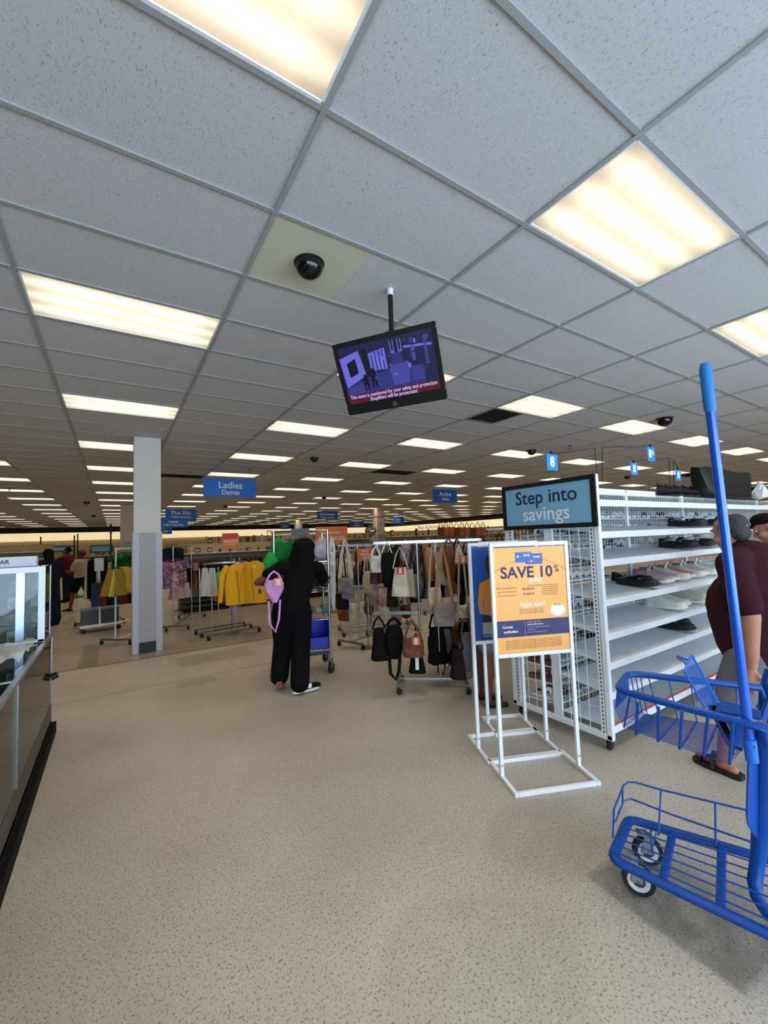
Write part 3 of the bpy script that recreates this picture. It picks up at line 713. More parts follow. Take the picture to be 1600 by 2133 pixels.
put(1424, 3, 'trainer', 'coral and white trainer on the middle shelf', 'sneaker', (M_gr, M_sole, M_in), -.5, .2, 1.1)
put(1440, 3, 'trainer', 'white trainer right of the coral one', 'sneaker', (M_ws, M_sole, M_in), -.5, .17, 1.1)
put(1455, 3, 'trainer', 'cream trainer near the man on the middle shelf', 'sneaker', (M_gs, M_sole, M_in), -.5, .2, 1.1)
put(1470, 3, 'trainer', 'white trainer closest to the man in the maroon shirt', 'sneaker', (M_ws, M_sole, M_in), -.5, .17, 1.1)
put(1486, 3, 'trainer', 'cream trainer partly hidden by the man', 'sneaker', (M_gs, M_sole, M_in), -.5, .2, 1.1)
put(1388, 4, 'trainer', 'large white trainer on the fourth shelf down, left of its pair', 'sneaker', (M_ws, M_sole, M_in), -.75, .15, 1.15)
put(1408, 4, 'trainer', 'white trainer with a black tag, second on the fourth shelf', 'sneaker', (M_ws, M_sole, M_in), -.75, .2, 1.15)
put(1438, 4, 'slip_on_shoe', 'grey-white slip-on shoe beside the man, lower shelf', 'sneaker', (M_gs, M_sole, M_in), -.9, .15, 1.15)
put(1458, 4, 'slip_on_shoe', 'second grey-white slip-on shoe behind its pair', 'sneaker', (M_gs, M_sole, M_in), -.9, .24, 1.15)
put(1404, 5, 'flat_shoe', 'black flat shoe with a bow alone on the lower shelf', 'flat', (M_bs, M_bsole, M_in), -.8, .16, 1.15)
put(1420, 5, 'flat_shoe', 'black flat shoe, its pair, right of the bow shoe', 'flat', (M_bs, M_bsole, M_in), -.8, .26, 1.15)
for k, (px, zi, n_) in enumerate(((1448, 1, 'leftmost black strappy shoe on the second shelf'), (1466, 1, 'second black strappy shoe on the second shelf'), (1484, 1, 'black shoe with a white tag right of the blue pole, second shelf'), (1515, 1, 'black shoe behind the head of the man, second shelf'),
                 (1426, 2, 'leftmost black sandal on the third shelf'), (1444, 2, 'second black sandal on the third shelf'), (1462, 2, 'black sandal with a white tag on the third shelf'), (1482, 2, 'black sandal close to the man on the third shelf'))):
    put(px, zi, 'flat_shoe', n_, 'flat', (M_bs, M_bsole, mat('tag_white', 'd8d8d6', .6) if k in (2, 6) else M_in), -.6, .15+.08*(k % 2), 1.1)
# pale sandals packed on the far side, seen through the end grid
M_pal = [mat('pale_slide_%s' % n, c, .6) for n, c in (('a', 'c9cdd0'), ('b', 'aab4bd'), ('c', 'e0dfda'), ('d', '8f9aa6'), ('e', '2a2826'), ('f', '7a4a30'))]
pb = {}
cnames = ['pale grey', 'blue-grey', 'off-white', 'steel blue', 'black', 'brown']
for zi, z in enumerate(FARZ[:-1]):
    for k in range(9 if z < 1.4 else 36):
        ci = RND.choice([0, 0, 1, 2, 2, 3, 4]) if z > .95 else RND.choice([0, 1, 2, 3, 4, 5, 5])
        if ci not in pb:
            b = MB(); n = 8; secs = []
            for i in range(n+1):
                v = i/n; w = .036+.014*sin(pi*max(0, (v-.3)/.7)); w *= .55 if i in (0, n) else 1
                y = .14-.28*v; secs.append([(-w, y, 0), (w, y, 0), (w, y, .028-.008*v), (-w, y, .028-.008*v)])
            b.loft(secs)
            t = thing('slide_sandal', 'x', 'shoe', (0, 0, 0), group='slide sandals on the far side of the shoe unit')
            so = b.build('footbed', M_pal[ci], t)
            st = MB().tube([(-.052, -.03, .015), (-.04, -.035, .06), (0, -.04, .075), (.04, -.035, .06), (.052, -.03, .015)], .02, 6, flat=(.25, 1)).build('strap', M_pal[ci], t, smooth=True)
            KIDS[t] = [so, st]; pb[ci] = t; o = t
        else: o = copy_tree(pb[ci])
        o.location = (SX0+.1+k*.105+RND.uniform(-.01, .01), SYM+.2, z-.012+.006); o.rotation_euler = (-.08, 0, RND.uniform(-.1, .1)+pi*0)
        o['label'] = '%s slide sandal, %s from the end on the %s tier from the floor' % (cnames[ci], ORD(k+1), ORD(zi+1))
# black boots / bags on top of the unit
M_bag = mat('black_bag', '0e0e0f', .55, 0, .2, 20, .2)
for k in range(6):
    p = vy(1392+k*17, 1012, SYM+.12)
    t = thing('ankle_boot', ['leftmost black boot lying on top of the shoe unit', 'second black boot on top of the shoe unit', 'third black boot on top of the shoe unit', 'fourth black boot on top of the shoe unit', 'fifth black boot on top of the shoe unit', 'black boot nearest the big black bag on top of the unit'][k], 'shoe', (p.x, SYM+.12, 2.0), rz=.4)
    secs = []
    for i in range(8):
        v = i/7; w = .04+.01*sin(v*pi); h = .16-.1*v**.7
        secs.append([(w*cos(a_)*1., .12-.26*v, .03+h/2+h/2*sin(a_)) for a_ in [2*pi*q/10 for q in range(10)]])
    MB().loft(secs).build('boot_upper', M_bag, t, smooth=True)
    MB().bb((-.045, -.15, 0), (.045, .13, .03)).build('boot_sole', M_bsole, t, bevel=.006)
a_ = vy(1478, 1035, SYM-.1); b_ = vy(1572, 1035, SYM-.1)
t = thing('black_tote', 'large black quilted bag slumped on top of the shoe unit', 'bag', ((a_.x+b_.x)/2, SYM, 2.0))
w = (b_.x-a_.x)/2
secs = []
for i in range(9):
    v = i/8; z = .40*v; ww = w*(.9+.22*v)*(1 if v > .03 else .9)
    secs.append([(ww*abs(cos(q))**.4*(1 if cos(q) > 0 else -1)*(1+.02*sin(5*q+3*v)), (.15-.06*v)*abs(sin(q))**.5*(1 if sin(q) > 0 else -1)*(1+.06*sin(4*q+6*v)), z*.92+.012*sin(5*q)*v) for q in [2*pi*k/20+.01 for k in range(20)]])
MB().loft(secs).build('bag_body', M_bag, t, smooth=True)
MB().box((0, -.14, .12), (w*1.2, .03, .18)).build('bag_pocket', M_bag, t, bevel=.01)
p = vy(1582, 1018, SYM-.1)
t = thing('crumpled_paper', 'crumpled white paper beside the big black bag', 'paper', (p.x, SYM-.1, 2.0)); b = MB()
b.lathe([(.01, 0), (.09, .03), (.07, .12), (.05, .2), (.01, .26)], 9); b.v = [(x+.02*sin(9*z+3*x*30), y+.02*cos(40*x+z*20), z) for x, y, z in b.v]; b.build('paper_sheet', mat('paper_white', 'd7dadc', .8), t)
t = thing('brown_box', 'brown box at the right edge on top of the shoe unit', 'box', (p.x+.42, SYM, 2.0)); MB().bb((-.2, -.12, 0), (.2, .12, .2)).build('box_body', mat('brown_card', '6b4a2a', .8), t, bevel=.005); MB().bb((-.2, -.121, .14), (.2, .121, .205)).build('box_lid', mat('brown_card2', '7d5a36', .8), t)

# ------------------------------------------------------------------ poster stands
def stand(pl, pr_, lab, cat='sign stand', back=.42, front=.2, zt=1.553, post=(.80, 1.0)):
    a = Vector((pl[0], pl[1], 0)); b = Vector((pr_[0], pr_[1], 0)); d = b-a; w = d.length; c = (a+b)/2; rz = atan2(d.y, d.x)
    t = thing('poster_stand', lab, cat, c, rz); r = .0125
    def bar(p, q, nm): 
        lo_ = [min(p[i], q[i])-r for i in range(3)]; hi_ = [max(p[i], q[i])+r for i in range(3)]; return MB().bb(lo_, hi_).build(nm, M_white, t, bevel=.002)
    h = w/2
    for s_ in (-1, 1):
        lg = bar((s_*h, 0, .03), (s_*h, 0, zt), 'leg')
        MB().lathe([(.005, 0), (.005, .003)], 10, Matrix.Translation((s_*h, -r-.001, .09)) @ Matrix.Rotation(pi/2, 4, 'X')).build('screw', M_dchrome, lg)
        bar((s_*h, -front, .0125), (s_*h, back, .0125), 'base_runner')
    bar((-h+.026, -front, .0125), (h-.026, -front, .0125), 'base_bar'); bar((-h+.026, back, .0125), (h-.026, back, .0125), 'base_bar')
    bar((-h+.026, 0, zt), (h-.026, 0, zt), 'top_bar'); bar((-h+.026, 0, .80), (h-.026, 0, .80), 'bottom_bar')
    plate('backing', -h+.01, h-.01, .81, zt-.02, mat('poster_back', 'c8c8c6', .7), t, y=.003, t=.003)
    return t, h
s1, h1 = stand((2.181, 2.035), (2.698, 1.812), 'white poster stand with the orange Save 10 percent poster, nearest the camera', back=.2)
po = thing('x', 'x', 'x')
bpy.data.objects.remove(po)
x0, x1, z0, z1 = -h1+.013, h1-.013, .814, 1.53
PW, PH = x1-x0, z1-z0
poster = plate('poster', x0, x1, z0, z1, mat('poster_orange', 'eda958', .5, 0, .02, 2), s1, y=-.004, t=.003)
def pt(s_, size, u, v, m, align='CENTER', bold=0., sx=1., shear=0., lay=0): return text(s_, size*PH, x0+u*PW, z1-v*PH, m, poster, y=-.0046-lay*.0004, align=align, bold=bold, sx=sx, shear=shear, ext=.0002)
def pp(u0, v0, u1, v1, m, lay=0, nm='print'): return MB().bb((x0+u0*PW, -.0047-lay*.0003, z1-v1*PH), (x0+u1*PW, -.004, z1-v0*PH)).build(nm, m, poster)
pp(0, .695, 1, .85, mat('poster_navy', '2b2358', .5), nm='navy_band')
arc = MB(); pts = []
for k in range(21):
    u = k/20; pts.append((x0+u*PW, -.0048, z1-(.105+.12*((u-.5)/.5)**2*1.05)*PH))
arc.tube(pts, .0032, 4, flat=(1, .1)); arc.build('arc_line', mat('poster_purple', '5b4468', .6), poster)
M_card = mat('card_blue', '2f4da8', .4)
pp(.30, .045, .53, .145, M_card, 1, 'printed_card'); pp(.44, .062, .68, .165, mat('card_blue2', '2a479e', .4), 2, 'printed_card')
pt('ROSS', .028, .46, .078, M_wink, bold=.02, lay=3); pt('ROSS', .028, .60, .098, M_wink, bold=.02, lay=3); pp(.325, .078, .35, .095, M_wink, 3)
for u, c_ in ((.505, 'd8402e'), (.522, 'f0a13a')): MB().lathe([(.0085, 0), (.0085, .0004)], 16, Matrix.Translation((x0+u*PW, -.0056, z1-.135*PH)) @ Matrix.Rotation(pi/2, 4, 'X')).build('card_disc', mat('disc_'+c_, c_, .5), poster)
pt('SAVE 10', .15, .45, .245, M_ink, bold=.024, sx=1.04); pt('%', .095, .87, .222, M_ink, bold=.01, sx=.8)
pt('today', .075, .56, .315, M_wink, bold=.01, shear=.25, lay=1, sx=.8)
for k, s_ in enumerate(('When you open and use', 'your Ross credit card', 'at Ross Dress for Less.*')): pt(s_, .024, .16, .385+.035*k, M_gink, sx=.9)
pt('PLUS, earn in rewards when you use your card for purchases', .018, .67, .372, M_gink, sx=.72)
pt('5% BACK', .033, .46, .402, M_ink, bold=.012, sx=.95); pt('1% BACK', .033, .46, .45, M_ink, bold=.012, sx=.95)
for k in range(5): pt('in rewards on everyday purchases', .016, .76, .392+.018*k, M_gink, sx=.8)
pt('Apply now!', .066, .50, .55, M_wink, bold=.006, shear=.2, sx=.85)
for k in range(3): pt('Scan the code or ask a cashier for details', .017, .49, .595+.018*k, M_gink, sx=.9)
pp(.745, .54, .965, .655, mat('leaflet_yellow', 'f4b13a', .5), 1, 'leaflet'); MB().lathe([(PW*.1, 0), (PW*.1, .0004)], 24, Matrix.Translation((x0+.855*PW, -.0058, z1-.62*PH)) @ Matrix.Rotation(pi/2, 4, 'X') @ Matrix.Diagonal((1.05, .75, 1, 1))).build('leaflet_disc', M_wink, poster)
pt('ROSS', .03, .855, .57, M_card, bold=.02, lay=5)
pt('Current', .036, .15, .755, M_wink, bold=.01, lay=1, sx=.85); pt('cardholders', .036, .19, .80, M_wink, bold=.01, lay=1, sx=.85)
pt('Forgot your card?', .024, .42, .716, mat('pink_ink', 'd88a70', .6), align='LEFT', lay=1, sx=.8); pt('Scan the QR code to:', .024, .42, .742, M_wink, align='LEFT', lay=1, sx=.8)
for k, s_ in enumerate(('Temporary shop to purchase today', 'Pay your bill', 'See your rewards and account')): pt(s_, .018, .42, .768+.023*k, mat('dim_ink', 'a9a4c8', .6), align='LEFT', lay=1, sx=.9)
pp(.385, .71, .388, .835, mat('dim_ink', 'a9a4c8', .6), 1)
for k in range(6): pt('Subject to credit approval. Terms and conditions apply. See an associate or visit online for full details.', .0145, .5, .885+.015*k, M_gink, sx=.98)
s2, h2 = stand((2.325, 2.392), (2.835, 2.166), 'white stand with a blue poster of a person in orange, behind the first', back=.2)
x0, x1, z0, z1 = -h2+.013, h2-.013, .814, 1.53
p2_ = plate('poster', x0, x1, z0, z1, mat('poster_blue', '0d4a9c', .5, 0, .1, 4), s2, y=-.004, t=.003)
def disc(cx, cz, rx, rz_, m, lay, nm='printed_shape'): return MB().lathe([(1, 0), (1, .0003)], 24, Matrix.Translation((cx, -.0045-lay*.0004, cz)) @ Matrix.Rotation(pi/2, 4, 'X') @ Matrix.Diagonal((rx, rz_, 1, 1))).build(nm, m, p2_)
def ppoly(pts, m, lay, nm='printed_shape'): return MB().prism([(x, -z) for x, z in pts], 0, .0003, Matrix.Translation((0, -.0042-lay*.0004, 0)) @ Matrix.Rotation(pi/2, 4, 'X') @ Matrix.Diagonal((1, -1, 1, 1))).build(nm, m, p2_)
hx = x0+.175
disc(hx+.01, 1.40, .075, .1, mat('print_hair', '17120f', .6), 1); ppoly([(hx-.06, 1.4), (hx-.03, 1.27), (hx+.05, 1.25), (hx+.08, 1.4)], mat('print_hair', '17120f', .6), 1)
disc(hx+.02, 1.385, .05, .07, mat('print_skin', 'b98468', .6), 2); ppoly([(hx-.01, 1.34), (hx+.05, 1.34), (hx+.05, 1.25), (hx-.01, 1.25)], mat('print_skin', 'b98468', .6), 2)
ppoly([(hx-.02, 1.29), (hx+.16, 1.28), (hx+.2, 1.02), (hx-.09, 1.02), (hx-.09, 1.12), (hx-.14, 1.1), (hx-.12, 1.25)], mat('print_shirt', 'c9812a', .6), 3)
ppoly([(hx-.14, 1.1), (hx-.1, 1.12), (hx-.09, 1.04), (hx+.1, .99), (hx+.1, .96), (hx-.13, 1.02)], mat('print_skin', 'b98468', .6), 4)
ppoly([(hx-.1, 1.01), (hx+.2, 1.02), (hx+.2, .82), (hx-.12, .82)], mat('print_trousers', '1a2346', .6), 2)
disc(hx, 1.36, .012, .004, M_wink, 5); MB().bb((hx-.11, -.0065, .86), (hx+.02, -.006, .95)).build('printed_label', mat('print_grey', '9a9a98', .6), p2_)
MB().bb((hx-.11, -.0067, .835), (hx+.3, -.006, .855)).build('printed_band', mat('print_blue2', '3f78c0', .6), p2_)
s3, h3 = stand((2.692, 2.640), (2.99, 2.49), 'rearmost white poster stand, mostly hidden behind the other two', back=.12)
plate('poster', -h3+.013, h3-.013, .814, 1.53, mat('poster_plain', 'c6cad0', .5), s3, y=-.004, t=.003)
#SECTION4

# ------------------------------------------------------------------ blue wire cart with a tall pole
cart = thing('wire_cart', 'blue two-tier wire shopping cart at the right, nearest the camera', 'cart', (2.15, .75, 0)); CO = Vector((2.15, .75, 0))
def rel(ps, o=None): return [Vector(p)-(o if o is not None else CO) for p in ps]
zb = .17
N0, F0 = Vector((1.865, 1.117, zb)), Vector((2.195, 1.212, zb)); dn, df = Vector((.207, -.978, 0)), Vector((.403, -.915, 0))
def rnd_corner(a, c, b, r, n=4):
    """rounded corner at c between a and b"""
    a, b, c = Vector(a), Vector(b), Vector(c); u = (a-c).normalized()*r; v = (b-c).normalized()*r
    return [c+u*(1-t)**2+v*t**2 for t in [i/n for i in range(n+1)]]
N1, F1 = N0+dn*.95, F0+df*.95
path = [N1]+rnd_corner(N1, N0, F0, .05)+rnd_corner(N0, F0, F1, .05)+[F1]
MB().tube(rel(path), .021, 10, flat=(1.15, .8)).build('base_frame', M_blue, cart, smooth=True)
for t_ in (.19, .38, .62, .88):
    a = N0+dn*t_; b = F0+df*t_*.97; MB().tube(rel([a, b]), .014, 8, flat=(1.2, .7)).build('cross_bar', M_blue, cart, smooth=True)
ft = [N0.lerp(F0, t)+Vector((0, -.004, .024)) for t in (0, 1)]
for k in range(7):
    t = .07+.86*k/6; a = ft[0].lerp(ft[1], t); b = N1.lerp(F1, t)+Vector((0, 0, .03))
    MB().tube(rel([a, a.lerp(b, .06)+Vector((0, 0, 0)), b]), .0035, 5).build('rack_wire', M_blue, cart, smooth=True)
gt = [pz(1277, 1745, .20), pz(1279, 1685, .32)]+[pz(1299, 1636, .33), pz(1309, 1629, .33), pz(1325, 1630, .33), pz(1377, 1645, .33), pz(1490, 1672, .33), pz(1557, 1688, .33)]
gt.append(gt[-1]+df*.5); MB().tube(rel(gt), .0045, 6).build('guard_wire', M_blue, cart, smooth=True)
gl = [pz(1288, 1695, .24), pz(1300, 1668, .25), pz(1315, 1664, .25), pz(1400, 1697, .24), pz(1568, 1755, .24)]; gl.append(gl[-1]+df*.5)
MB().tube(rel(gl), .0045, 6).build('guard_wire', M_blue, cart, smooth=True)
for (a, b) in ((pz(1377, 1645, .33), pz(1372, 1740, .18)), (pz(1490, 1672, .33), pz(1491, 1760, .19)), (pz(1297, 1638, .33), pz(1297, 1677, .24)), (pz(1297, 1677, .24), pz(1282, 1712, .2))):
    MB().tube(rel([a, b]), .0045, 6).build('guard_wire', M_blue, cart, smooth=True)
MB().tube(rel([pz(1356, 1727, .19), pz(1357, 1775, .15), pz(1367, 1735, .19)]), .004, 6).build('wire_bracket', M_blue, cart, smooth=True)
zr = .88
rn0, rn1, rf0, rf1 = pz(1284, 1437, zr), pz(1560, 1509, zr), pz(1309, 1402, zr), pz(1585, 1433, zr)
nend = at(1597, 1550, depth_of(rn1.x, rn1.y)*.985)
rim = [nend, pz(1590, 1516, zr-.005), rn1]+rnd_corner(rn1, rn0, rf0, .06, 5)+rnd_corner(rn0, rf0, rf1, .07, 5)+[rf1, rf1+Vector((.01, -.03, -.12))]
MB().tube(rel(rim), .0155, 10).build('basket_rim', M_blue, cart, smooth=True)
zbt = .70
bn = [pz(1310, 1525, zbt), pz(1536, 1598, zbt)]
bf = [rf0+Vector((-.02, -.06, zbt-zr)), rf1+Vector((-.06, 0, zbt-zr))]
nearw = [(1312, 1452, 1300, 1515), (1329, 1461, 1325, 1530), (1372, 1472, 1371, 1544), (1421, 1480, 1416, 1560), (1475, 1490, 1466, 1575), (1527, 1503, 1520, 1592)]
nb = []
for (a, b, c, d) in nearw:
    p, q = pz(a, b, zr), pz(c, d, zbt); nb.append(q)
    MB().tube(rel([p, q]), .0062 if a > 1320 else .004, 6).build('side_wire', M_blue, cart, smooth=True)
for k, q in enumerate(nb[1:]):
    f = bf[0].lerp(bf[1], (k+1.)/6.); MB().tube(rel([q, q.lerp(f, .5), f]), .0045, 6).build('floor_rib', M_blue, cart, smooth=True)
    r_ = rf0.lerp(rf1, (k+1.)/6.); MB().tube(rel([f, r_]), .0038, 6).build('side_wire', M_blue, cart, smooth=True)
for t in (.02, .06, .1): r_ = rf0.lerp(rf1, t); MB().tube(rel([r_, r_+Vector((-.02, -.03, zbt-zr))]), .003, 5).build('side_wire', M_blue, cart, smooth=True)
for k in range(26):
    t = k/25; a = nb[0].lerp(bf[0], t); b = nb[-1].lerp(bf[1], t)
    MB().tube(rel([a+Vector((0, 0, .01)), a.lerp(b, .04), b]), .0017, 4).build('floor_wire', M_blue, cart)
for k in range(20):
    t = k/19; a = rn0.lerp(rf0, .06+.86*t); b = nb[0].lerp(bf[0], t); m_ = a.lerp(b, .55)+Vector((-.012, .02, 0))
    MB().tube(rel([a, m_, b]), .0018, 4).build('front_wire', M_blue, cart)
# folding child seat flap
M_blue2 = mat('bright_blue_enamel', '1e68c8', .32, 0, .05, 8)
NB_, FB_, NT_, FT_ = pz(1468, 1474, .885), pz(1497, 1466, .885), pz(1427, 1400, .99), pz(1441, 1364, 1.0)
flp = bpy.data.objects.new('child_seat_flap', None); COL.objects.link(flp); flp.parent = cart
MB().tube(rel([NB_, NT_, NT_.lerp(FT_, .4)+Vector((0, 0, .01))]+rnd_corner(NT_, FT_, FB_, .02, 3)+[FB_]), .0055, 6).build('flap_rail', M_blue2, flp, smooth=True)
MB().tube(rel([NT_.lerp(FT_, .3), pz(1425, 1378, 1.0), pz(1412, 1371, 1.0), pz(1411, 1367, 1.003), pz(1431, 1374, 1.005)]), .006, 6).build('flap_handle', M_blue2, flp, smooth=True)
for k in range(1, 11):
    t = k/11; MB().tube(rel([NB_.lerp(FB_, t), NT_.lerp(FT_, t)]), .002, 4).build('flap_wire', M_blue2, flp)
lo1, lo2 = at(1528, 1570, 1.85), at(1545, 1556, 1.95)
MB().tube(rel([NB_.lerp(FB_, .3), lo1]), .006, 6).build('flap_rail', M_blue, flp, smooth=True); MB().tube(rel([FB_, lo2]), .006, 6).build('flap_rail', M_blue, flp, smooth=True)
for k in range(1, 5): t = k/5; MB().tube(rel([NB_.lerp(lo1, t), FB_.lerp(lo2, t)]), .003, 5).build('flap_wire', M_blue, flp)
st = [NB_.lerp(FB_, .6), NB_.lerp(FB_, .65).lerp(lo1, .5)+Vector((0, 0, .01)), lo1.lerp(lo2, .6)]
MB().tube(rel(st), .018, 6, flat=(1, .12)).build('safety_strap', M_blackm, flp)
sp = [pz(1488, 1480, .885), pz(1503, 1458, .885), pz(1586, 1480, .885), pz(1586, 1497, .885)]; b = MB(); q = rel(sp)
b.add([tuple(p) for p in q]+[tuple(p-Vector((0, 0, .008))) for p in q], [(0, 1, 2, 3), (7, 6, 5, 4), (0, 4, 5, 1), (1, 5, 6, 2), (2, 6, 7, 3), (3, 7, 4, 0)]); b.build('seat_plate', M_blue, cart, bevel=.002)
dq = 1.68
q = rel([at(1526, 1498, dq+.02), at(1563, 1508, dq), at(1563, 1566, dq), at(1527, 1552, dq+.02)]); n_ = Vector((.45, .3, 0))*.03
b = MB(); b.add([tuple(p) for p in q]+[tuple(p+n_) for p in q], [(0, 1, 2, 3), (7, 6, 5, 4), (0, 4, 5, 1), (1, 5, 6, 2), (2, 6, 7, 3), (3, 7, 4, 0)]); b.build('bracket_plate', M_blue, cart, bevel=.002)
post = [at(1594, 1512, 1.66), at(1592, 1600, 1.68), at(1585, 1720, 1.70), at(1579, 1790, 1.70), at(1572, 1840, 1.68), at(1577, 1868, 1.66), at(1596, 1898, 1.62), at(1650, 1965, 1.55)]
MB().tube(rel(post), [.034, .034, .031, .026, .025, .024, .022, .02], 10, flat=(1, .8)).build('upright', M_blue, cart, smooth=True)
q = rel([at(1560, 1575, 1.66), at(1580, 1575, 1.67), at(1580, 1750, 1.69), at(1571, 1742, 1.68), at(1559, 1722, 1.67), at(1556, 1700, 1.665)]); b = MB()
b.add([tuple(p) for p in q]+[tuple(p+n_) for p in q], [tuple(range(6)), tuple(range(11, 5, -1))]+[(i, (i+1) % 6, (i+1) % 6+6, i+6) for i in range(6)]); b.build('upright_plate', M_blue, cart, bevel=.002)
MB().tube(rel([at(1590, 1490, 1.95), at(1596, 1440, 1.95), at(1606, 1400, 1.95), at(1625, 1400, 1.95)]), [.02, .028, .026, .02], 8).build('rear_handle_post', M_blue, cart, smooth=True)
MB().tube(rel([at(1588, 1500, 1.9), at(1612, 1430, 1.9)]), .014, 8).build('rear_brace', M_blue, cart, smooth=True)
bs = MB().tube(rel([at(1563, 1545, 1.75), at(1592, 1600, 1.78)]), .02, 6, flat=(1, .3)); bs.build('buckle_strap', M_blackm, cart)
for (wx, wy, z_) in ((1.97, 1.085, 0), (2.18, 1.145, 0), (2.1, .30, 0), (2.5, .42, 0)):
    c = bpy.data.objects.new('caster', None); COL.objects.link(c); c.parent = cart; c.location = (wx-CO.x, wy-CO.y, 0); c.rotation_euler = (0, 0, radians(-61 if wx < 2.1 and wy > 1 else -50)); R_ = .066
    T = Matrix.Translation((.02, 0, R_)) @ Matrix.Rotation(pi/2, 4, 'X')
    MB().lathe([(R_*.66, -.012), (R_*.95, -.015), (R_, -.008), (R_, .008), (R_*.95, .015), (R_*.66, .012)], 28, T).build('tire', M_rubber, c, smooth=True)
    MB().lathe([(R_*.42, -.012), (R_*.5, -.0158), (R_*.68, -.0158), (R_*.7, -.01), (R_*.7, .01), (R_*.68, .0158), (R_*.5, .0158), (R_*.42, .012)], 28, T).build('wheel_rim', mat('wheel_white', 'c9cbc8', .5), c, smooth=True)
    MB().lathe([(.004, -.018), (R_*.2, -.017), (R_*.42, -.011), (R_*.42, .011), (R_*.2, .017), (.004, .018)], 20, T).build('hub', mat('hub_dark', '3a3230', .6), c, smooth=True)
    f = MB()
    for s_ in (-1, 1): f.prism([(-.022, 0), (.022, 0), (.032, .075), (-.006+.0, .085)], -.0015, .0015, Matrix.Translation((.012, s_*.021, R_-.005)) @ Matrix.Rotation(pi/2, 4, 'X'))
    f.box((.0, 0, R_+.078), (.045, .05, .006)); f.tube([(0, 0, R_+.07), (0, 0, .155)], .012, 8); f.build('fork', mat('zinc', 'a6a8a6', .35, .7), c)
    MB().lathe([(.002, -.024), (.007, -.024), (.007, .024), (.002, .024)], 8, T).build('axle_bolt', M_dchrome, c)
pl = thing('cart_pole', 'tall bright blue pole with a lighter blue grip, standing in the blue cart', 'pole', pz(1567, 1585, .73))
PO = pl.location.copy(); ptop = pz(1468, 757, 2.27); pb_ = pz(1567, 1585, .73)
d_ = (ptop-pb_); MB().tube([(0, 0, 0), d_*.88], .0165, 14).build('pole_tube', mat('pole_blue', '1458c8', .22, .2, .05, 5, spec=.8), pl, smooth=True)
MB().tube([d_*.875, d_*.885, d_*.985, d_*1.0], [.017, .0205, .0205, .014], 14).build('pole_grip', mat('grip_blue', '1c74ba', .6), pl, smooth=True)
MB().tube([(0, 0, 0), d_*.055], .021, 14).build('pole_socket', M_blue2, pl, smooth=True)
MB().lathe([(.005, 0), (.005, .004)], 10, Matrix.Translation(d_*.04+Vector((-.012, -.018, 0))) @ Matrix.Rotation(1.2, 4, 'X')).build('rivet', M_dchrome, pl)

# ------------------------------------------------------------------ glass display counter at the left
XC = -.465; DY0, DY1 = -1.2, 4.83; HT = .875; XW = .62
dc = thing('display_counter', 'long empty glass display counter along the left edge', 'display case', (XC, DY1, 0))
def B(a, b, nm, m, par=dc, bev=0, **k): return MB().bb((a[0]-XC, a[1]-DY1, a[2]), (b[0]-XC, b[1]-DY1, b[2])).build(nm, m, par, bevel=bev, **k)
B((XC-XW, DY0, 0), (XC+.035, DY1+.03, .095), 'plinth', M_blackm)
B((XC-XW, DY0, .095), (XC, DY1, .13), 'bottom_deck', mat('deck_grey', '4c4a44', .6))
for (ya, yb_) in ((DY0, 1.72), (1.73, 3.245), (3.255, DY1)):
    B((XC-.02, ya, .10), (XC, yb_, .27), 'kick_panel', mat('kick_grey', '4a463e', .5, .0))
    B((XC-.008, ya+.01, .27), (XC-.002, yb_-.01, HT-.02), 'front_glass', M_glass)
    B((XC-XW+.02, ya+.01, HT-.008), (XC-.02, yb_-.01, HT), 'top_glass', glassm('top_glass', 'c2cfcc'))
for y in (1.725, 3.25, DY1-.006, DY0): B((XC-.01, y-.007, .27), (XC+.003, y+.007, HT), 'corner_trim', M_alu)
B((XC-.03, DY0, HT-.02), (XC+.004, DY1, HT+.004), 'top_edge', M_alu, bev=.003)
B((XC-XW, DY1-.02, HT-.02), (XC+.004, DY1+.004, HT+.004), 'top_edge', M_alu); B((XC-XW, DY1-.008, .13), (XC-.01, DY1-.002, HT-.02), 'end_glass', M_glass)
B((XC-XW, 3.235, HT-.002), (XC-.02, 3.265, HT+.003), 'top_edge', M_alu)
B((XC-XW, DY0, .1), (XC-XW+.015, DY1, HT), 'back_panel', mat('case_back', '5e5a4e', .6))
B((XC-XW+.03, DY0, .56), (XC-.2, DY1-.05, .566), 'glass_shelf', M_glass)
MB().tube([(.0, -.05, .50), (.045, -.05, .52)], .028, 14).build('lock_knob', M_black, dc, smooth=True, bevel=0)
MB().tube([(-.05, -.02, HT-.06), (-.01, -.02, HT-.06)], .02, 10).build('lock_knob', M_black, dc, smooth=True)
# curled price tag left inside
pc = thing('paper_curl', 'white curl of paper lying inside the left counter', 'paper', (XC-.06, 2.95, .13)); MB().tube([(.03*cos(a), .03*sin(a), .02+.01*a) for a in [k*.5 for k in range(12)]], .02, 4, flat=(.08, 1)).build('paper_strip', M_white, pc)
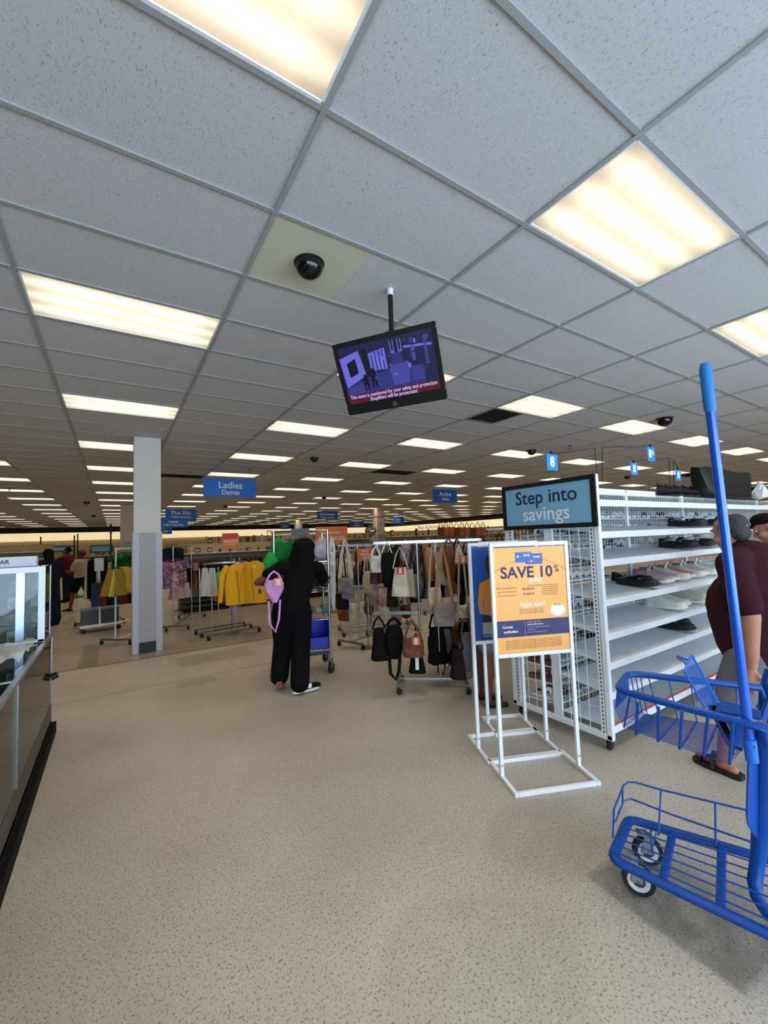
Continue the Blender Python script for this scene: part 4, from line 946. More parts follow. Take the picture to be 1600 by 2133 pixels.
# upper tabletop case
UX0, UX1, UY0, UY1, UZ0, UZ1 = -1.75, -.478, 4.44, 4.78, HT+.006, 1.492
uc = thing('tabletop_case', 'white framed glass case of accessories standing on the counter', 'display case', (UX1, UY1, HT))
def Bu(a, b, nm, m, bev=0, **k): return MB().bb((a[0]-UX1, a[1]-UY1, a[2]-HT), (b[0]-UX1, b[1]-UY1, b[2]-HT)).build(nm, m, uc, bevel=bev, **k)
fw_ = .045
M_wf = mat('white_frame', 'dfe8f2', .4)
Bu((UX0, UY0, UZ1-fw_), (UX1, UY0+.02, UZ1), 'door_frame', M_wf, .003); Bu((UX0, UY0, UZ0), (UX1, UY0+.02, UZ0+.02), 'door_frame', M_wf)
Bu((UX1-fw_, UY0, UZ0), (UX1, UY0+.02, UZ1-fw_), 'door_frame', M_wf, .003); Bu((UX0, UY0, UZ0), (UX0+fw_, UY0+.02, UZ1-fw_), 'door_frame', M_wf)
Bu((UX0+fw_, UY0+.012, UZ0+.02), (UX1-fw_, UY0+.015, UZ1-fw_), 'sliding_glass', M_glass)
xs0, xs1 = vy(33, 1250, UY0).x, vy(51, 1250, UY0).x
Bu((xs0, UY0-.004, UZ0+.02), (xs1, UY0+.010, UZ1-fw_), 'door_overlap', mat('reflection_strip', '9fb4c4', .16, .95), .002)  # polished strip stands in for daylight reflected by the overlapping door glass
Bu((UX1-.006, UY0+.02, UZ0), (UX1, UY1, UZ1), 'side_glass', M_glass); Bu((UX0, UY0+.02, UZ1-.008), (UX1, UY1, UZ1), 'top_glass', M_glass)
Bu((UX0, UY1-.012, UZ0), (UX1, UY1, UZ1), 'back_panel', mat('case_felt', '50535c', .8)); Bu((UX1-.02, UY1-.02, UZ0), (UX1+.004, UY1+.004, UZ1), 'corner_trim', M_alu)
mcs = [mat('card_'+n, c, .7) for n, c in (('white', 'd9d6ce'), ('beige', 'b9ab92'), ('teal', '7fa6a8'), ('tan', '96795a'), ('grey', '8d9096'))]
for r_ in range(4):
    for k in range(8):
        x = UX1-.09-k*.15+RND.uniform(-.01, .01); z = UZ1-.16-r_*.14; ci = RND.randrange(5)
        t = thing('accessory_card', '%s carded accessory, %s from the right in the %s row of the tabletop case' % (['white', 'beige', 'teal', 'tan', 'grey'][ci], ORD(k+1), ('top', 'second', 'third', 'lowest')[r_]), 'accessory', (x, UY1-.05, z), rz=RND.uniform(-.3, .3), group='carded accessories in the tabletop case')
        MB().bb((-.035, -.002, -.05), (.035, .002, .04)).build('backing_card', mcs[ci], t)
        cc = mcs[RND.randrange(5)]
        if k % 2: MB().lathe([(.02, -.01), (.028, -.02), (.022, -.045), (.012, -.06)], 10, Matrix.Translation((0, -.022, .02))).build('trinket', cc, t, smooth=True)
        else: MB().tube([(-.02, -.012, .01), (-.03, -.015, -.02), (0, -.02, -.04), (.03, -.015, -.02), (.02, -.012, .01)], .007, 6).build('trinket', cc, t, smooth=True)
        MB().tube([(0, .035, .05), (0, -.02, .05), (0, -.022, .06)], .002, 4).build('hook', M_chrome, t)
bx = thing('sound_bar_box', 'long white box printed SOUND BAR lying on top of the glass case', 'box', (-1.02, 4.6, UZ1+.001), rz=.02)
MB().bb((-.75, -.06, 0), (.47, .06, .085)).build('carton', mat('white_carton', 'c9ced6', .6), bx, bevel=.004)
text('SOUND BAR', .045, .17, .045, M_ink, bx, y=-.062, bold=.02); plate('print_block', -.24, -.15, .0, .085, mat('violet_print', '5a3a7a', .6), bx, y=-.062)
sh_ = MB(); nu, nv = 16, 12; pts = []
for i in range(nu+1):
    for j in range(nv+1):
        u, v = i/nu, j/nv; x = -.06-.52*u; y = -1.15+.75*v+.25*u*(1-v); z = .012+.05*abs(mnoise.noise(Vector((u*5, v*5, 0))))+.05*abs(mnoise.noise(Vector((u*11, v*11, 3))))
        pts.append((x, y, z))
sh_.add(pts, [(i*(nv+1)+j, (i+1)*(nv+1)+j, (i+1)*(nv+1)+j+1, i*(nv+1)+j+1) for i in range(nu) for j in range(nv)])
ps = thing('plastic_wrap', 'crumpled translucent plastic wrap on the glass counter before the case', 'plastic sheet', (XC, DY1, HT+.002)); o = sh_.build('wrap_sheet', mat('wrap', 'cfd2d0', .35, 0, .1, 12, alpha=.6, spec=.8), ps, smooth=True)

# ------------------------------------------------------------------ people
M_skinb = mat('skin_brown', '6b4030', .6, 0, .06, 12, spec=.3); M_skin = mat('skin_tan', 'a8735c', .6, 0, .08, 14, spec=.3); M_skind = mat('skin_dark', '5a3a2a', .6, 0, .06, 12)
def hand(pal, d, n, right, sc=1., curl=.35):
    """palm at pal, fingers along d, palm normal n"""
    d, n = Vector(d).normalized(), Vector(n).normalized(); s = d.cross(n).normalized()*(1 if right else -1); P_ = []
    pal = Vector(pal)
    P_.append(('c', pal-d*.03*sc, pal+d*.035*sc, .026*sc, .03*sc, (1.0, .8)))
    for k, (off, L_) in enumerate(((-.027, .055), (-.009, .07), (.010, .072), (.028, .064))):
        a = pal+d*.055*sc+s*off*sc; b = a+(d*(1-curl*.4)+n*curl*.6)*L_*.55*sc; c = b+(d*(1-curl)+n*curl)*L_*.5*sc
        P_ += [('c', pal+d*.01*sc+s*off*sc*.8, a, .011*sc, .0095*sc), ('c', a, b, .0095*sc, .0088*sc), ('c', b, c, .0088*sc, .0075*sc)]
    a = pal-d*.01*sc+s*.03*sc; b = a+(d*.6+s*.7).normalized()*.04*sc; c = b+(d*.9+s*.2+n*.2).normalized()*.032*sc
    P_ += [('c', a, b, .013*sc, .011*sc), ('c', b, c, .011*sc, .0085*sc)]
    return P_
def headp(c, f, up=(0, 0, 1), s=1.):
    c, f, up = Vector(c), Vector(f).normalized(), Vector(up).normalized(); r = f.cross(up).normalized(); up = r.cross(f)
    Rm = Matrix((r, f, up)).transposed(); q = Rm.to_quaternion()
    V = lambda x, y, z: c+(r*x+f*y+up*z)*s
    P_ = [('e', V(0, -.01, .025), (.076*s, .096*s, .095*s), q), ('e', V(0, .02, -.045), (.058*s, .07*s, .07*s), q), ('e', V(0, .06, -.085), (.03*s, .028*s, .022*s), q),
          ('c', V(0, .085, .01), V(0, .108, -.022), .010*s, .015*s), ('e', V(0, .085, -.055), (.024*s, .014*s, .011*s), q), ('e', V(0, .078, .035), (.06*s, .02*s, .012*s), q)]
    for sx in (-1, 1): P_ += [('e', V(sx*.078, -.01, -.005), (.012*s, .02*s, .032*s), q), ('e', V(sx*.045, .055, -.03), (.025*s, .03*s, .025*s), q)]
    return P_, V
def eyes(V, par, s=1.):
    for sx in (-1, 1):
        e = organic_sphere(V(sx*.030, .0745, .010), .0105*s); e.build('eye', mat('eye_white', 'd8d4cc', .3), par, smooth=True)
        organic_sphere(V(sx*.030, .0815, .010), .0050*s).build('iris', mat('eye_dark', '1a120c', .3), par, smooth=True)
def organic_sphere(c, r):
    return MB().lathe([(r*sin(pi*i/6)+1e-4, -r*cos(pi*i/6)) for i in range(7)], 10, Matrix.Translation(c))
def foot(a, d, s=1., r=.04):
    a, d = Vector(a), Vector(d).normalized(); g = Vector((a.x, a.y, a.z-.03)); return [('c', a, g+d*.02, r, r*.95), ('c', g-d*.05, g+d*.13*s, r*.85, r*.75), ('c', g+d*.1*s, g+d*.17*s, r*.8, r*.55)]
def shoepart(name, m, a, d, par, r=.048, L_=.27, lift=0., vox=.008, sole=None, rot=None):
    a, d = Vector(a), Vector(d).normalized(); b = MB(); up = Vector((0, 0, 1)); s = d.cross(up).normalized()
    o = organic(name, [('c', a+d*-.04, a+d*.05, r, r*.95), ('c', a+d*.0-up*.015, a+d*(L_-.1)-up*.02, r*.9, r*.72)], vox, m, par)
    if sole:
        b = MB(); secs = []
        for i in range(9):
            v = i/8; w = (.036+.01*sin(pi*v))*(.6 if i in (0, 8) else 1); c = a+d*(-.085+L_*v)-up*(r+.002)
            secs.append([tuple(c-s*w), tuple(c+s*w), tuple(c+s*w+up*.024), tuple(c-s*w+up*.024)])
        b.loft(secs).build('shoe_sole', sole, par, smooth=True)
    return o
M_blk_cloth = fabric('black_cloth', '08080a')
# woman in black pushing the silver cart
wm = thing('person', 'person all in black, seen from behind, leaning on the tall silver cart', 'person', (1.64, 4.47, 0), rz=radians(-20))
wm.scale = (1.13, 1.08, 1)
hp, V = headp((.14, .27, 1.53), (.25, 1, -.35), (.12, .35, 1), 1.0)
body = hp+[('c', (.12, .2, 1.42), (.14, .24, 1.5), .05, .048),
  ('c', (.06, .12, 1.12), (.1, .17, 1.3), .13, .12, (1.2, .85)), ('c', (0, .03, .92), (.06, .12, 1.12), .14, .13, (1.15, .85)), ('e', (0, .03, .88), (.165, .125, .12)),
  ('c', (-.09, .17, 1.33), (.26, .2, 1.31), .06, .06), ('c', (-.12, .18, 1.32), (-.32, .14, 1.18), .048, .042), ('c', (-.32, .14, 1.18), (-.17, .42, 1.13), .042, .028),
  ('c', (.28, .2, 1.3), (.36, .3, 1.12), .048, .038), ('c', (.36, .3, 1.12), (.36, .5, 1.09), .036, .026),
  ('c', (-.08, .03, .86), (-.09, .12, .48), .085, .058), ('c', (-.09, .12, .48), (-.13, .10, .13), .055, .036), ('c', (.08, .02, .86), (.08, .03, .48), .085, .058), ('c', (.08, .03, .48), (.06, -.08, .11), .055, .036)]
body += hand((-.15, .47, 1.12), (.3, 1, -.1), (0, 0, -1), False)+hand((.36, .56, 1.08), (0, 1, -.1), (0, 0, -1), True)
organic('body', body, .011, M_skinb, wm)
eyes(V, wm)
organic('shirt', [('c', (.06, .12, 1.12), (.1, .17, 1.32), .148, .13, (1.2, .9)), ('c', (.0, .05, .93), (.06, .12, 1.12), .155, .148, (1.15, .9)), ('c', (-.09, .17, 1.33), (.26, .2, 1.31), .078, .078),
   ('c', (-.1, .18, 1.33), (-.22, .16, 1.26), .072, .068), ('c', (.27, .2, 1.31), (.33, .27, 1.17), .072, .066), ('c', (.33, .27, 1.17), (.36, .47, 1.09), .06, .045), ('c', (.11, .19, 1.38), (.13, .22, 1.44), .075, .062)], .012, M_blk_cloth, wm)
organic('trousers', [('e', (0, .03, .9), (.19, .15, .13)), ('c', (-.085, .03, .84), (-.09, .1, .5), .115, .095), ('c', (-.09, .1, .5), (-.13, .09, .14), .095, .09), ('c', (.085, .02, .84), (.08, .02, .5), .115, .095), ('c', (.08, .02, .5), (.06, -.08, .10), .095, .092),
   ('e', (-.16, .04, .62), (.03, .07, .08)), ('e', (.16, .0, .62), (.03, .07, .08))], .012, M_blk_cloth, wm)
M_hair = mat('black_hair', '050404', .85, 0, .3, 60, .4, .15)
hair = [('e', V(0, -.025, .03), (.118, .118, .1)), ('c', V(0, -.06, .0), V(0, -.09, -.08), .1, .085), ('c', V(.06, -.03, .0), V(.1, -.03, -.12), .05, .03), ('c', V(-.06, -.03, .0), V(-.1, -.04, -.12), .05, .03)]
rh = random.Random(5)
for k in range(26):
    a = -2.6+k*.21; x, y = .075*sin(a), -.05-.05*cos(a)*(1 if abs(a) < 1.6 else .3); L_ = rh.uniform(.13, .22)
    hair.append(('c', V(x*1.25, y*1.15, -.02), V(x*1.75, y*1.35-.01, -.05-L_), .017, .009))
organic('hair', hair, .008, M_hair, wm, smooth=2)
shoepart('sneaker', M_blk_cloth, (.07, -.07, .065), (.9, .35, 0), wm, sole=M_sole); MB().bb((.13, -.10, .055), (.17, -.09, .1)).build('white_flash', M_wink, wm)
o = shoepart('sneaker', M_blk_cloth, (-.13, .1, .10), (0, 1, -.35), wm)
b = MB(); secs = []
for i in range(9):
    v = i/8; w = (.038+.01*sin(pi*v))*(.6 if i in (0, 8) else 1); y = .03+.25*v; z = .115-.115*v**.7; secs.append([(-.13-w, y-.02, z), (-.13+w, y-.02, z), (-.13+w, y, z+.02), (-.13-w, y, z+.02)])
b.loft(secs).build('shoe_sole', M_sole, wm, smooth=True)
MB().lathe([(.034, 0), (.034, .004)], 14, Matrix.Translation((-.13, .005, .085)) @ Matrix.Rotation(pi/2+.5, 4, 'X') @ Matrix.Diagonal((1, 1.5, 1, 1))).build('pink_sole', mat('pink_sole', '9a5a52', .6), wm)
# man in maroon
M_maroon = fabric('maroon_cloth', '32131a'); M_grey = fabric('grey_shorts', '6c6a72')
mn = thing('person', 'heavy grey-haired man in a maroon T-shirt and grey shorts, facing the shoe shelves', 'person', (3.48, 1.0, 0), rz=radians(-10))
hp, V = headp((0, .11, 1.585), (.12, 1, -.25), (0, .22, 1), 1.08)
ax = -.255
arm = [('c', (ax+.03, 0, 1.38), (ax, -.09, 1.08), .062, .052), ('c', (ax, -.09, 1.08), (ax-.02, -.09, .84), .05, .033), ('c', (ax-.02, -.09, .84), (ax-.02, -.085, .79), .03, .028)]
arm2 = [('c', (.225, 0, 1.38), (.26, -.03, 1.08), .062, .052), ('c', (.26, -.03, 1.08), (.27, .05, .84), .05, .033)]
body = hp+[('c', (0, .04, 1.42), (0, .09, 1.5), .068, .064), ('c', (0, .02, 1.2), (0, .01, 1.36), .17, .15, (1.15, .9)), ('e', (0, .05, 1.08), (.2, .18, .2)), ('e', (0, .0, .93), (.2, .18, .14)),
  ('c', (-.17, .0, 1.4), (.17, .0, 1.4), .07, .07)]+arm+arm2+[('c', (-.1, 0, .9), (-.11, .13, .5), .10, .068), ('c', (-.11, .13, .5), (-.11, .2, .09), .062, .042), ('c', (.1, 0, .9), (.11, .02, .5), .10, .068), ('c', (.11, .02, .5), (.12, -.04, .09), .062, .042)]
body += foot((-.11, .2, .075), (.05, 1, 0), 1., .036)+foot((.12, -.04, .075), (.1, 1, 0), 1., .036)
body += hand((ax-.02, -.075, .745), (.0, .25, -1), (1, .1, 0), True, 1.05, .25)+hand((.27, .08, .75), (0, .3, -1), (-1, .1, 0), False, 1.05, .3)
organic('body', body, .0075, M_skin, mn, smooth=5); eyes(V, mn)
organic('shirt', [('c', (0, .02, 1.2), (0, .0, 1.37), .195, .165, (1.15, .92)), ('e', (0, .055, 1.10), (.24, .215, .24)), ('c', (0, .01, .87), (0, .04, 1.06), .215, .225, (1.05, 1.0)), ('c', (-.18, .0, 1.41), (.18, .0, 1.41), .085, .085), ('c', (0, .03, 1.42), (0, .055, 1.465), .095, .083),
  ('c', (ax+.03, 0, 1.39), (ax+.005, -.07, 1.15), .09, .086), ('c', (.225, 0, 1.39), (.25, -.02, 1.16), .09, .086)], .011, M_maroon, mn)
organic('shorts', [('e', (0, .01, .86), (.21, .19, .14)), ('c', (-.11, .0, .82), (-.12, .12, .5), .125, .115), ('c', (.11, 0, .82), (.12, .02, .5), .125, .115)], .012, M_grey, mn)
organic('hair', [('e', V(0, -.045, .03), (.081, .066, .085)), ('e', V(0, -.055, -.015), (.074, .052, .06)), ('e', V(.06, -.02, .03), (.025, .05, .045)), ('e', V(-.06, -.02, .03), (.025, .05, .045)), ('e', V(0, -.01, .085), (.062, .08, .038))], .008, mat('grey_hair', '2e2a28', .8, 0, .5, 90, .6), mn)
for sx, yy in ((-.11, .2), (.12, -.04)):
    MB().loft([[( sx-w, yy-.10+.29*v, 0), (sx+w, yy-.10+.29*v, 0), (sx+w, yy-.10+.29*v, .03), (sx-w, yy-.10+.29*v, .03)] for v, w in ((0, .025), (.1, .04), (.35, .042), (.7, .054), (.92, .045), (1, .025))]).build('sandal_sole', M_bsole, mn, smooth=True)
    MB().tube([(sx-.052, yy+.04, .02), (sx-.035, yy+.05, .075), (sx, yy+.06, .09), (sx+.035, yy+.05, .075), (sx+.052, yy+.04, .02)], .03, 6, flat=(.2, 1.2)).build('sandal_strap', M_bsole, mn, smooth=True)
    MB().tube([(sx-.045, yy+.13, .02), (sx-.03, yy+.12, .06), (sx, yy+.08, .08)], .02, 6, flat=(.25, 1)).build('sandal_strap', M_bsole, mn, smooth=True)
# man in a black cap behind
m2 = thing('person', 'man in a black cap behind the maroon-shirted man, cut by the right edge', 'person', (4.62, 1.08, 0), rz=radians(4))
hp, V = headp((0, .12, 1.60), (-.1, 1, -.45), (0, .35, 1), 1.05)
organic('body', hp+[('c', (0, .03, 1.43), (0, .08, 1.51), .06, .056), ('c', (0, .02, 1.1), (0, 0, 1.38), .14, .15, (1.2, .85)), ('e', (0, 0, .93), (.17, .13, .14)), ('c', (-.16, 0, 1.41), (.16, 0, 1.41), .065, .065)]+
  [('c', (s_*.21, 0, 1.4), (s_*.25, 0, 1.1), .055, .045) for s_ in (-1, 1)]+[('c', (s_*.25, 0, 1.1), (s_*.2, .2, .98), .042, .03) for s_ in (-1, 1)]+hand((-.19, .25, .96), (.1, 1, -.1), (1, 0, 0), True)+hand((.19, .25, .96), (-.1, 1, -.1), (-1, 0, 0), False)+
  [('c', (s_*.1, 0, .9), (s_*.11, .02, .5), .09, .062) for s_ in (-1, 1)]+[('c', (s_*.11, .02, .5), (s_*.11, 0, .09), .058, .04) for s_ in (-1, 1)], .01, M_skin, m2); eyes(V, m2)
organic('shirt', [('c', (0, .02, 1.0), (0, 0, 1.38), .165, .165, (1.2, .9)), ('c', (-.17, 0, 1.41), (.17, 0, 1.41), .08, .08)]+[('c', (s_*.21, 0, 1.4), (s_*.24, 0, 1.2), .08, .075) for s_ in (-1, 1)], .012, M_blk_cloth, m2)
organic('trousers', [('e', (0, .0, .9), (.18, .15, .13))]+[('c', (s_*.1, 0, .88), (s_*.11, .01, .12), .11, .075) for s_ in (-1, 1)], .012, M_blk_cloth, m2)
organic('cap', [('e', V(0, -.01, .065), (.092, .105, .065)), ('c', V(0, .08, .055), V(0, .14, .045), .06, .04, (1, .25))], .008, M_blk_cloth, m2)
for s_ in (-1, 1): shoepart('shoe', M_blk_cloth, (s_*.11, .0, .055), (0, 1, 0), m2, sole=M_bsole)
# woman whose legs show under the poster stand
p = (3.02, 2.98); lw = thing('person', 'person in grey shorts and black flats, only the bare legs showing under the poster stand', 'person', (p[0], p[1], 0), rz=radians(-120))
hp, V = headp((0, .42, 1.28), (0, 1, -.8), (0, .7, 1), 1.)
organic('body', hp+[('c', (0, .3, 1.22), (0, .38, 1.24), .05, .048), ('c', (0, .05, .98), (0, .27, 1.16), .12, .12, (1.2, .85)), ('e', (0, 0, .86), (.16, .12, .12)), ('c', (-.14, .28, 1.17), (.14, .28, 1.17), .055, .055)]+[('c', (s_*.17, .28, 1.16), (s_*.2, .36, .92), .045, .036) for s_ in (-1, 1)]+[('c', (s_*.2, .36, .92), (s_*.14, .48, .78), .034, .026) for s_ in (-1, 1)]+
   hand((-.13, .5, .74), (.1, .4, -1), (1, 0, 0), True)+hand((.13, .5, .74), (-.1, .4, -1), (-1, 0, 0), False)+[('c', (s_*.085, 0, .84), (s_*.09, .02, .46), .085, .055) for s_ in (-1, 1)]+[('c', (s_*.09, .02, .46), (s_*.09, .02, .30), .052, .056) for s_ in (-1, 1)]+[('c', (s_*.09, .01, .30), (s_*.09, 0, .08), .055, .034) for s_ in (-1, 1)]+foot((-.09, 0, .07), (0, 1, 0), .9, .032)+foot((.09, 0, .07), (0, 1, 0), .9, .032), .009, M_skinb, lw); eyes(V, lw)
organic('shorts', [('e', (0, .0, .88), (.185, .15, .13)), ('c', (-.09, 0, .82), (-.095, .01, .6), .11, .105), ('c', (.09, 0, .82), (.095, .01, .6), .11, .105)], .012, M_grey, lw)
organic('shirt', [('c', (0, .06, .98), (0, .27, 1.17), .145, .14, (1.15, .9)), ('c', (-.16, .28, 1.18), (.16, .28, 1.18), .07, .07)], .012, M_blk_cloth, lw)
organic('hair', [('e', V(0, -.03, .04), (.09, .1, .095)), ('c', V(0, -.06, 0), V(0, -.09, -.1), .08, .06)], .011, M_hair, lw)
for s_ in (-1, 1): shoepart('flat_shoe', M_bs, (s_*.09, .02, .04), (0, 1, 0), lw, r=.036, L_=.25)
# shoppers far left
M_ct = fabric('cream_tee', 'a89a86')
fw2 = thing('person', 'woman in cream T-shirt and black shorts with a cross-body strap, far left', 'person', (-.70, 13.4, 0), rz=radians(50))
hp, V = headp((0, .02, 1.47), (.3, 1, -.1), (0, 0, 1), 1.)
LW = [('c', (-.09, 0, .82), (-.1, .17, .46), .09, .06), ('c', (-.1, .17, .46), (-.1, .24, .1), .055, .035), ('c', (.09, 0, .82), (.09, -.1, .46), .09, .06), ('c', (.09, -.1, .46), (.08, -.3, .12), .055, .035)]
organic('body', hp+[('c', (0, 0, 1.3), (0, .01, 1.39), .05, .048), ('c', (0, 0, .95), (0, 0, 1.24), .14, .13, (1.2, .85)), ('e', (0, 0, .84), (.18, .14, .12)), ('c', (-.14, 0, 1.27), (.14, 0, 1.27), .055, .055), ('c', (-.18, 0, 1.26), (-.24, .06, 1.04), .046, .036), ('c', (-.24, .06, 1.04), (-.16, .3, 1.05), .035, .026), ('c', (.18, 0, 1.26), (.24, -.02, 1.02), .046, .036), ('c', (.24, -.02, 1.02), (.24, .1, .8), .035, .026)]+hand((-.15, .35, 1.05), (.1, 1, 0), (0, 0, -1), False)+hand((.24, .13, .75), (0, .2, -1), (-1, 0, 0), True)+LW+foot((-.1, .24, .09), (0, 1, 0))+foot((.08, -.3, .1), (0, 1, 0)), .011, M_skinb, fw2); eyes(V, fw2)
organic('shirt', [('c', (0, .01, .92), (0, 0, 1.24), .175, .155, (1.15, .9)), ('c', (-.15, 0, 1.28), (.15, 0, 1.28), .075, .075), ('c', (-.17, 0, 1.27), (-.22, .04, 1.12), .075, .08), ('c', (.17, 0, 1.27), (.22, 0, 1.1), .075, .08)], .013, M_ct, fw2)
organic('shorts', [('e', (0, 0, .84), (.2, .16, .12)), ('c', (-.095, .02, .8), (-.1, .12, .58), .115, .1), ('c', (.095, -.02, .8), (.09, -.06, .58), .115, .1)], .013, M_blk_cloth, fw2)
organic('hair', [('e', V(0, -.035, .04), (.088, .095, .09)), ('e', V(0, -.1, .03), (.05, .05, .05))], .011, mat('brown_hair', '4a2a1c', .8), fw2)
MB().tube([(.1, .09, 1.33), (.02, .17, 1.15), (-.1, .19, .98), (-.17, .12, .86)], .014, 6, flat=(1, .3)).build('cross_body_strap', M_blackm, fw2)
shoepart('shoe', M_blk_cloth, (-.1, .26, .055), (0, 1, 0), fw2, sole=M_sole); shoepart('shoe', M_blk_cloth, (.08, -.28, .07), (0, 1, -.1), fw2, sole=M_sole)
dk = thing('person', 'shopper in a long navy garment standing just right of the glass case', 'person', (-1.2, 11.6, 0), rz=radians(20))
hp, V = headp((0, .03, 1.5), (0, 1, -.2), (0, 0, 1), 1.)
organic('body', hp+[('c', (0, 0, 1.35), (0, .01, 1.42), .05, .048), ('c', (0, 0, .9), (0, 0, 1.28), .15, .14, (1.25, .9)), ('c', (-.15, 0, 1.31), (.15, 0, 1.31), .06, .06)]+[('c', (s_*.19, 0, 1.3), (s_*.26, .05, 1.05), .05, .04) for s_ in (-1, 1)]+[('c', (s_*.26, .05, 1.05), (s_*.2, .25, .95), .038, .028) for s_ in (-1, 1)]+hand((-.19, .3, .94), (0, 1, 0), (0, 0, -1), False)+hand((.19, .3, .94), (0, 1, 0), (0, 0, -1), True)+[('c', (s_*.09, 0, .9), (s_*.1, 0, .1), .08, .05) for s_ in (-1, 1)], .012, M_skind, dk); eyes(V, dk)
M_navyc = fabric('navy_cloth', '161c2c')
organic('long_dress', [('c', (0, 0, 1.0), (0, 0, 1.3), .19, .15, (1.2, .95)), ('c', (0, 0, .12), (0, 0, 1.0), .21, .18, (1.15, .95)), ('c', (-.17, 0, 1.32), (.17, 0, 1.32), .08, .08)]+[('c', (s_*.19, 0, 1.31), (s_*.26, .05, 1.08), .075, .065) for s_ in (-1, 1)], .016, M_navyc, dk)
organic('hair', [('e', V(0, -.03, .04), (.1, .11, .1)), ('c', V(0, -.05, 0), V(0, -.08, -.14), .09, .08)], .012, M_hair, dk)
for s_ in (-1, 1): shoepart('shoe', M_blk_cloth, (s_*.1, .02, .05), (0, 1, 0), dk, vox=.012)
rd = thing('person', 'shopper in a dark red top reaching out, beyond the woman in cream', 'person', (-1.2, 16.2, 0), rz=radians(60))
hp, V = headp((0, .03, 1.55), (0, 1, -.1), (0, 0, 1), 1.)
organic('body', hp+[('c', (0, 0, 1.38), (0, .01, 1.46), .05, .048), ('c', (0, 0, .95), (0, 0, 1.3), .13, .13, (1.2, .85)), ('e', (0, 0, .9), (.16, .12, .12)), ('c', (-.15, 0, 1.35), (.15, 0, 1.35), .055, .055), ('c', (-.18, 0, 1.34), (-.22, .25, 1.3), .046, .036), ('c', (-.22, .25, 1.3), (-.18, .48, 1.38), .035, .026), ('c', (.18, 0, 1.34), (.22, .22, 1.3), .046, .036), ('c', (.22, .22, 1.3), (.16, .42, 1.2), .035, .026)]+hand((-.18, .54, 1.4), (0, 1, .3), (0, 0, -1), False)+hand((.16, .48, 1.18), (0, 1, -.2), (0, 0, -1), True)+[('c', (s_*.09, 0, .88), (s_*.1, 0, .1), .08, .045) for s_ in (-1, 1)], .012, M_skinb, rd); eyes(V, rd)
organic('shirt', [('c', (0, 0, .88), (0, 0, 1.3), .16, .15, (1.2, .9)), ('c', (-.16, 0, 1.36), (.16, 0, 1.36), .075, .075)]+[('c', (s_*.19, 0, 1.35), (s_*.21, .12, 1.32), .07, .065) for s_ in (-1, 1)], .013, fabric('dark_red_cloth', '5a1c24'), rd)
organic('trousers', [('e', (0, 0, .88), (.18, .14, .12))]+[('c', (s_*.09, 0, .85), (s_*.1, 0, .12), .1, .07) for s_ in (-1, 1)], .014, M_navyc, rd)
organic('hair', [('e', V(0, -.03, .04), (.09, .1, .095))], .012, M_hair, rd)
for s_ in (-1, 1): shoepart('shoe', M_blk_cloth, (s_*.1, .02, .05), (0, 1, 0), rd, vox=.012)
#SECTION5

# ------------------------------------------------------------------ tall silver stock cart
gc = thing('stock_cart', 'tall silver wire stock cart pushed by the person in black', 'cart', (2.0, 5.12, 0), rz=radians(-17)); GW, GD = .325, .26
for sx in (-1, 1):
    for sy in (-1, 1):
        MB().tube([(sx*GW, sy*GD, .16), (sx*GW, sy*GD, 1.76)], .016, 10).build('post', M_chrome, gc, smooth=True)
        caster(gc, sx*GW, sy*GD, .065, .17, rz=.9, w=.03)
for z in (.28, .68, 1.02, 1.36, 1.75):
    s_ = MB()
    for sy in (-1, 1): s_.tube([(-GW, sy*GD, z), (GW, sy*GD, z)], .009, 6); s_.tube([(-GW, sy*GD, z-.025), (GW, sy*GD, z-.025)], .004, 5)
    for sx in (-1, 1): s_.tube([(sx*GW, -GD, z), (sx*GW, GD, z)], .009, 6)
    if z < 1.7:
        for k in range(1, 18): s_.tube([(-GW+2*GW*k/18, -GD, z+.006), (-GW+2*GW*k/18, GD, z+.006)], .0025, 4)
    s_.build('wire_shelf', M_chrome, gc, smooth=True)
g_ = MB()
for k in range(1, 10):
    g_.tube([(-GW+2*GW*k/10, GD, 1.36), (-GW+2*GW*k/10, GD, 1.75)], .003, 4)
g_.build('back_guard', M_chrome, gc)
MB().bb((-.12, -GD-.02, 1.70), (.1, -GD-.012, 1.78)).build('label_plate', M_black, gc); MB().bb((.0, -.27, .235), (.33, -.262, .27)).build('bumper', M_black, gc)
def gpt(x, y, z): return gc.matrix_basis @ Vector((x, y, z))
bpy.context.view_layer.update(); GM = Matrix.Translation(gc.location) @ Matrix.Rotation(radians(-17), 4, 'Z')
def onc(x, y, z): return GM @ Vector((x, y, z))
def lump(name, lab, cat, loc, rz, prims, m, vox=.012, grp=None):
    t = thing(name, lab, cat, loc, rz, group=grp); b = organic(name+'_cloth', prims, vox, m, t, smooth=4)
    for v in b.data.vertices:
        n = mnoise.noise(Vector(v.co)*14+Vector((loc[0]*9, 0, 0))); v.co += v.normal*.018*n
    return t
M_green = fabric('kelly_green', '0f7034'); M_green2 = fabric('bright_green', '2f9a3a'); M_pink = fabric('pink_cloth', 'd99a96')
lump('folded_garment', 'dark green garment heaped on the top shelf of the silver cart', 'clothing', onc(-.17, -.1, 1.385), 0, [('e', (0, 0, .11), (.2, .16, .12)), ('e', (.12, -.03, .17), (.13, .12, .10)), ('e', (-.1, -.06, .05), (.14, .12, .09))], M_green)
lump('folded_garment', 'bright green garment spilling over the left edge of the silver cart', 'clothing', onc(-.36, -.22, 1.385), 0, [('e', (0, -.02, .0), (.1, .09, .13)), ('e', (-.04, -.06, -.12), (.07, .07, .1)), ('c', (-.02, -.05, -.05), (-.06, -.1, -.28), .05, .025)], M_green2)
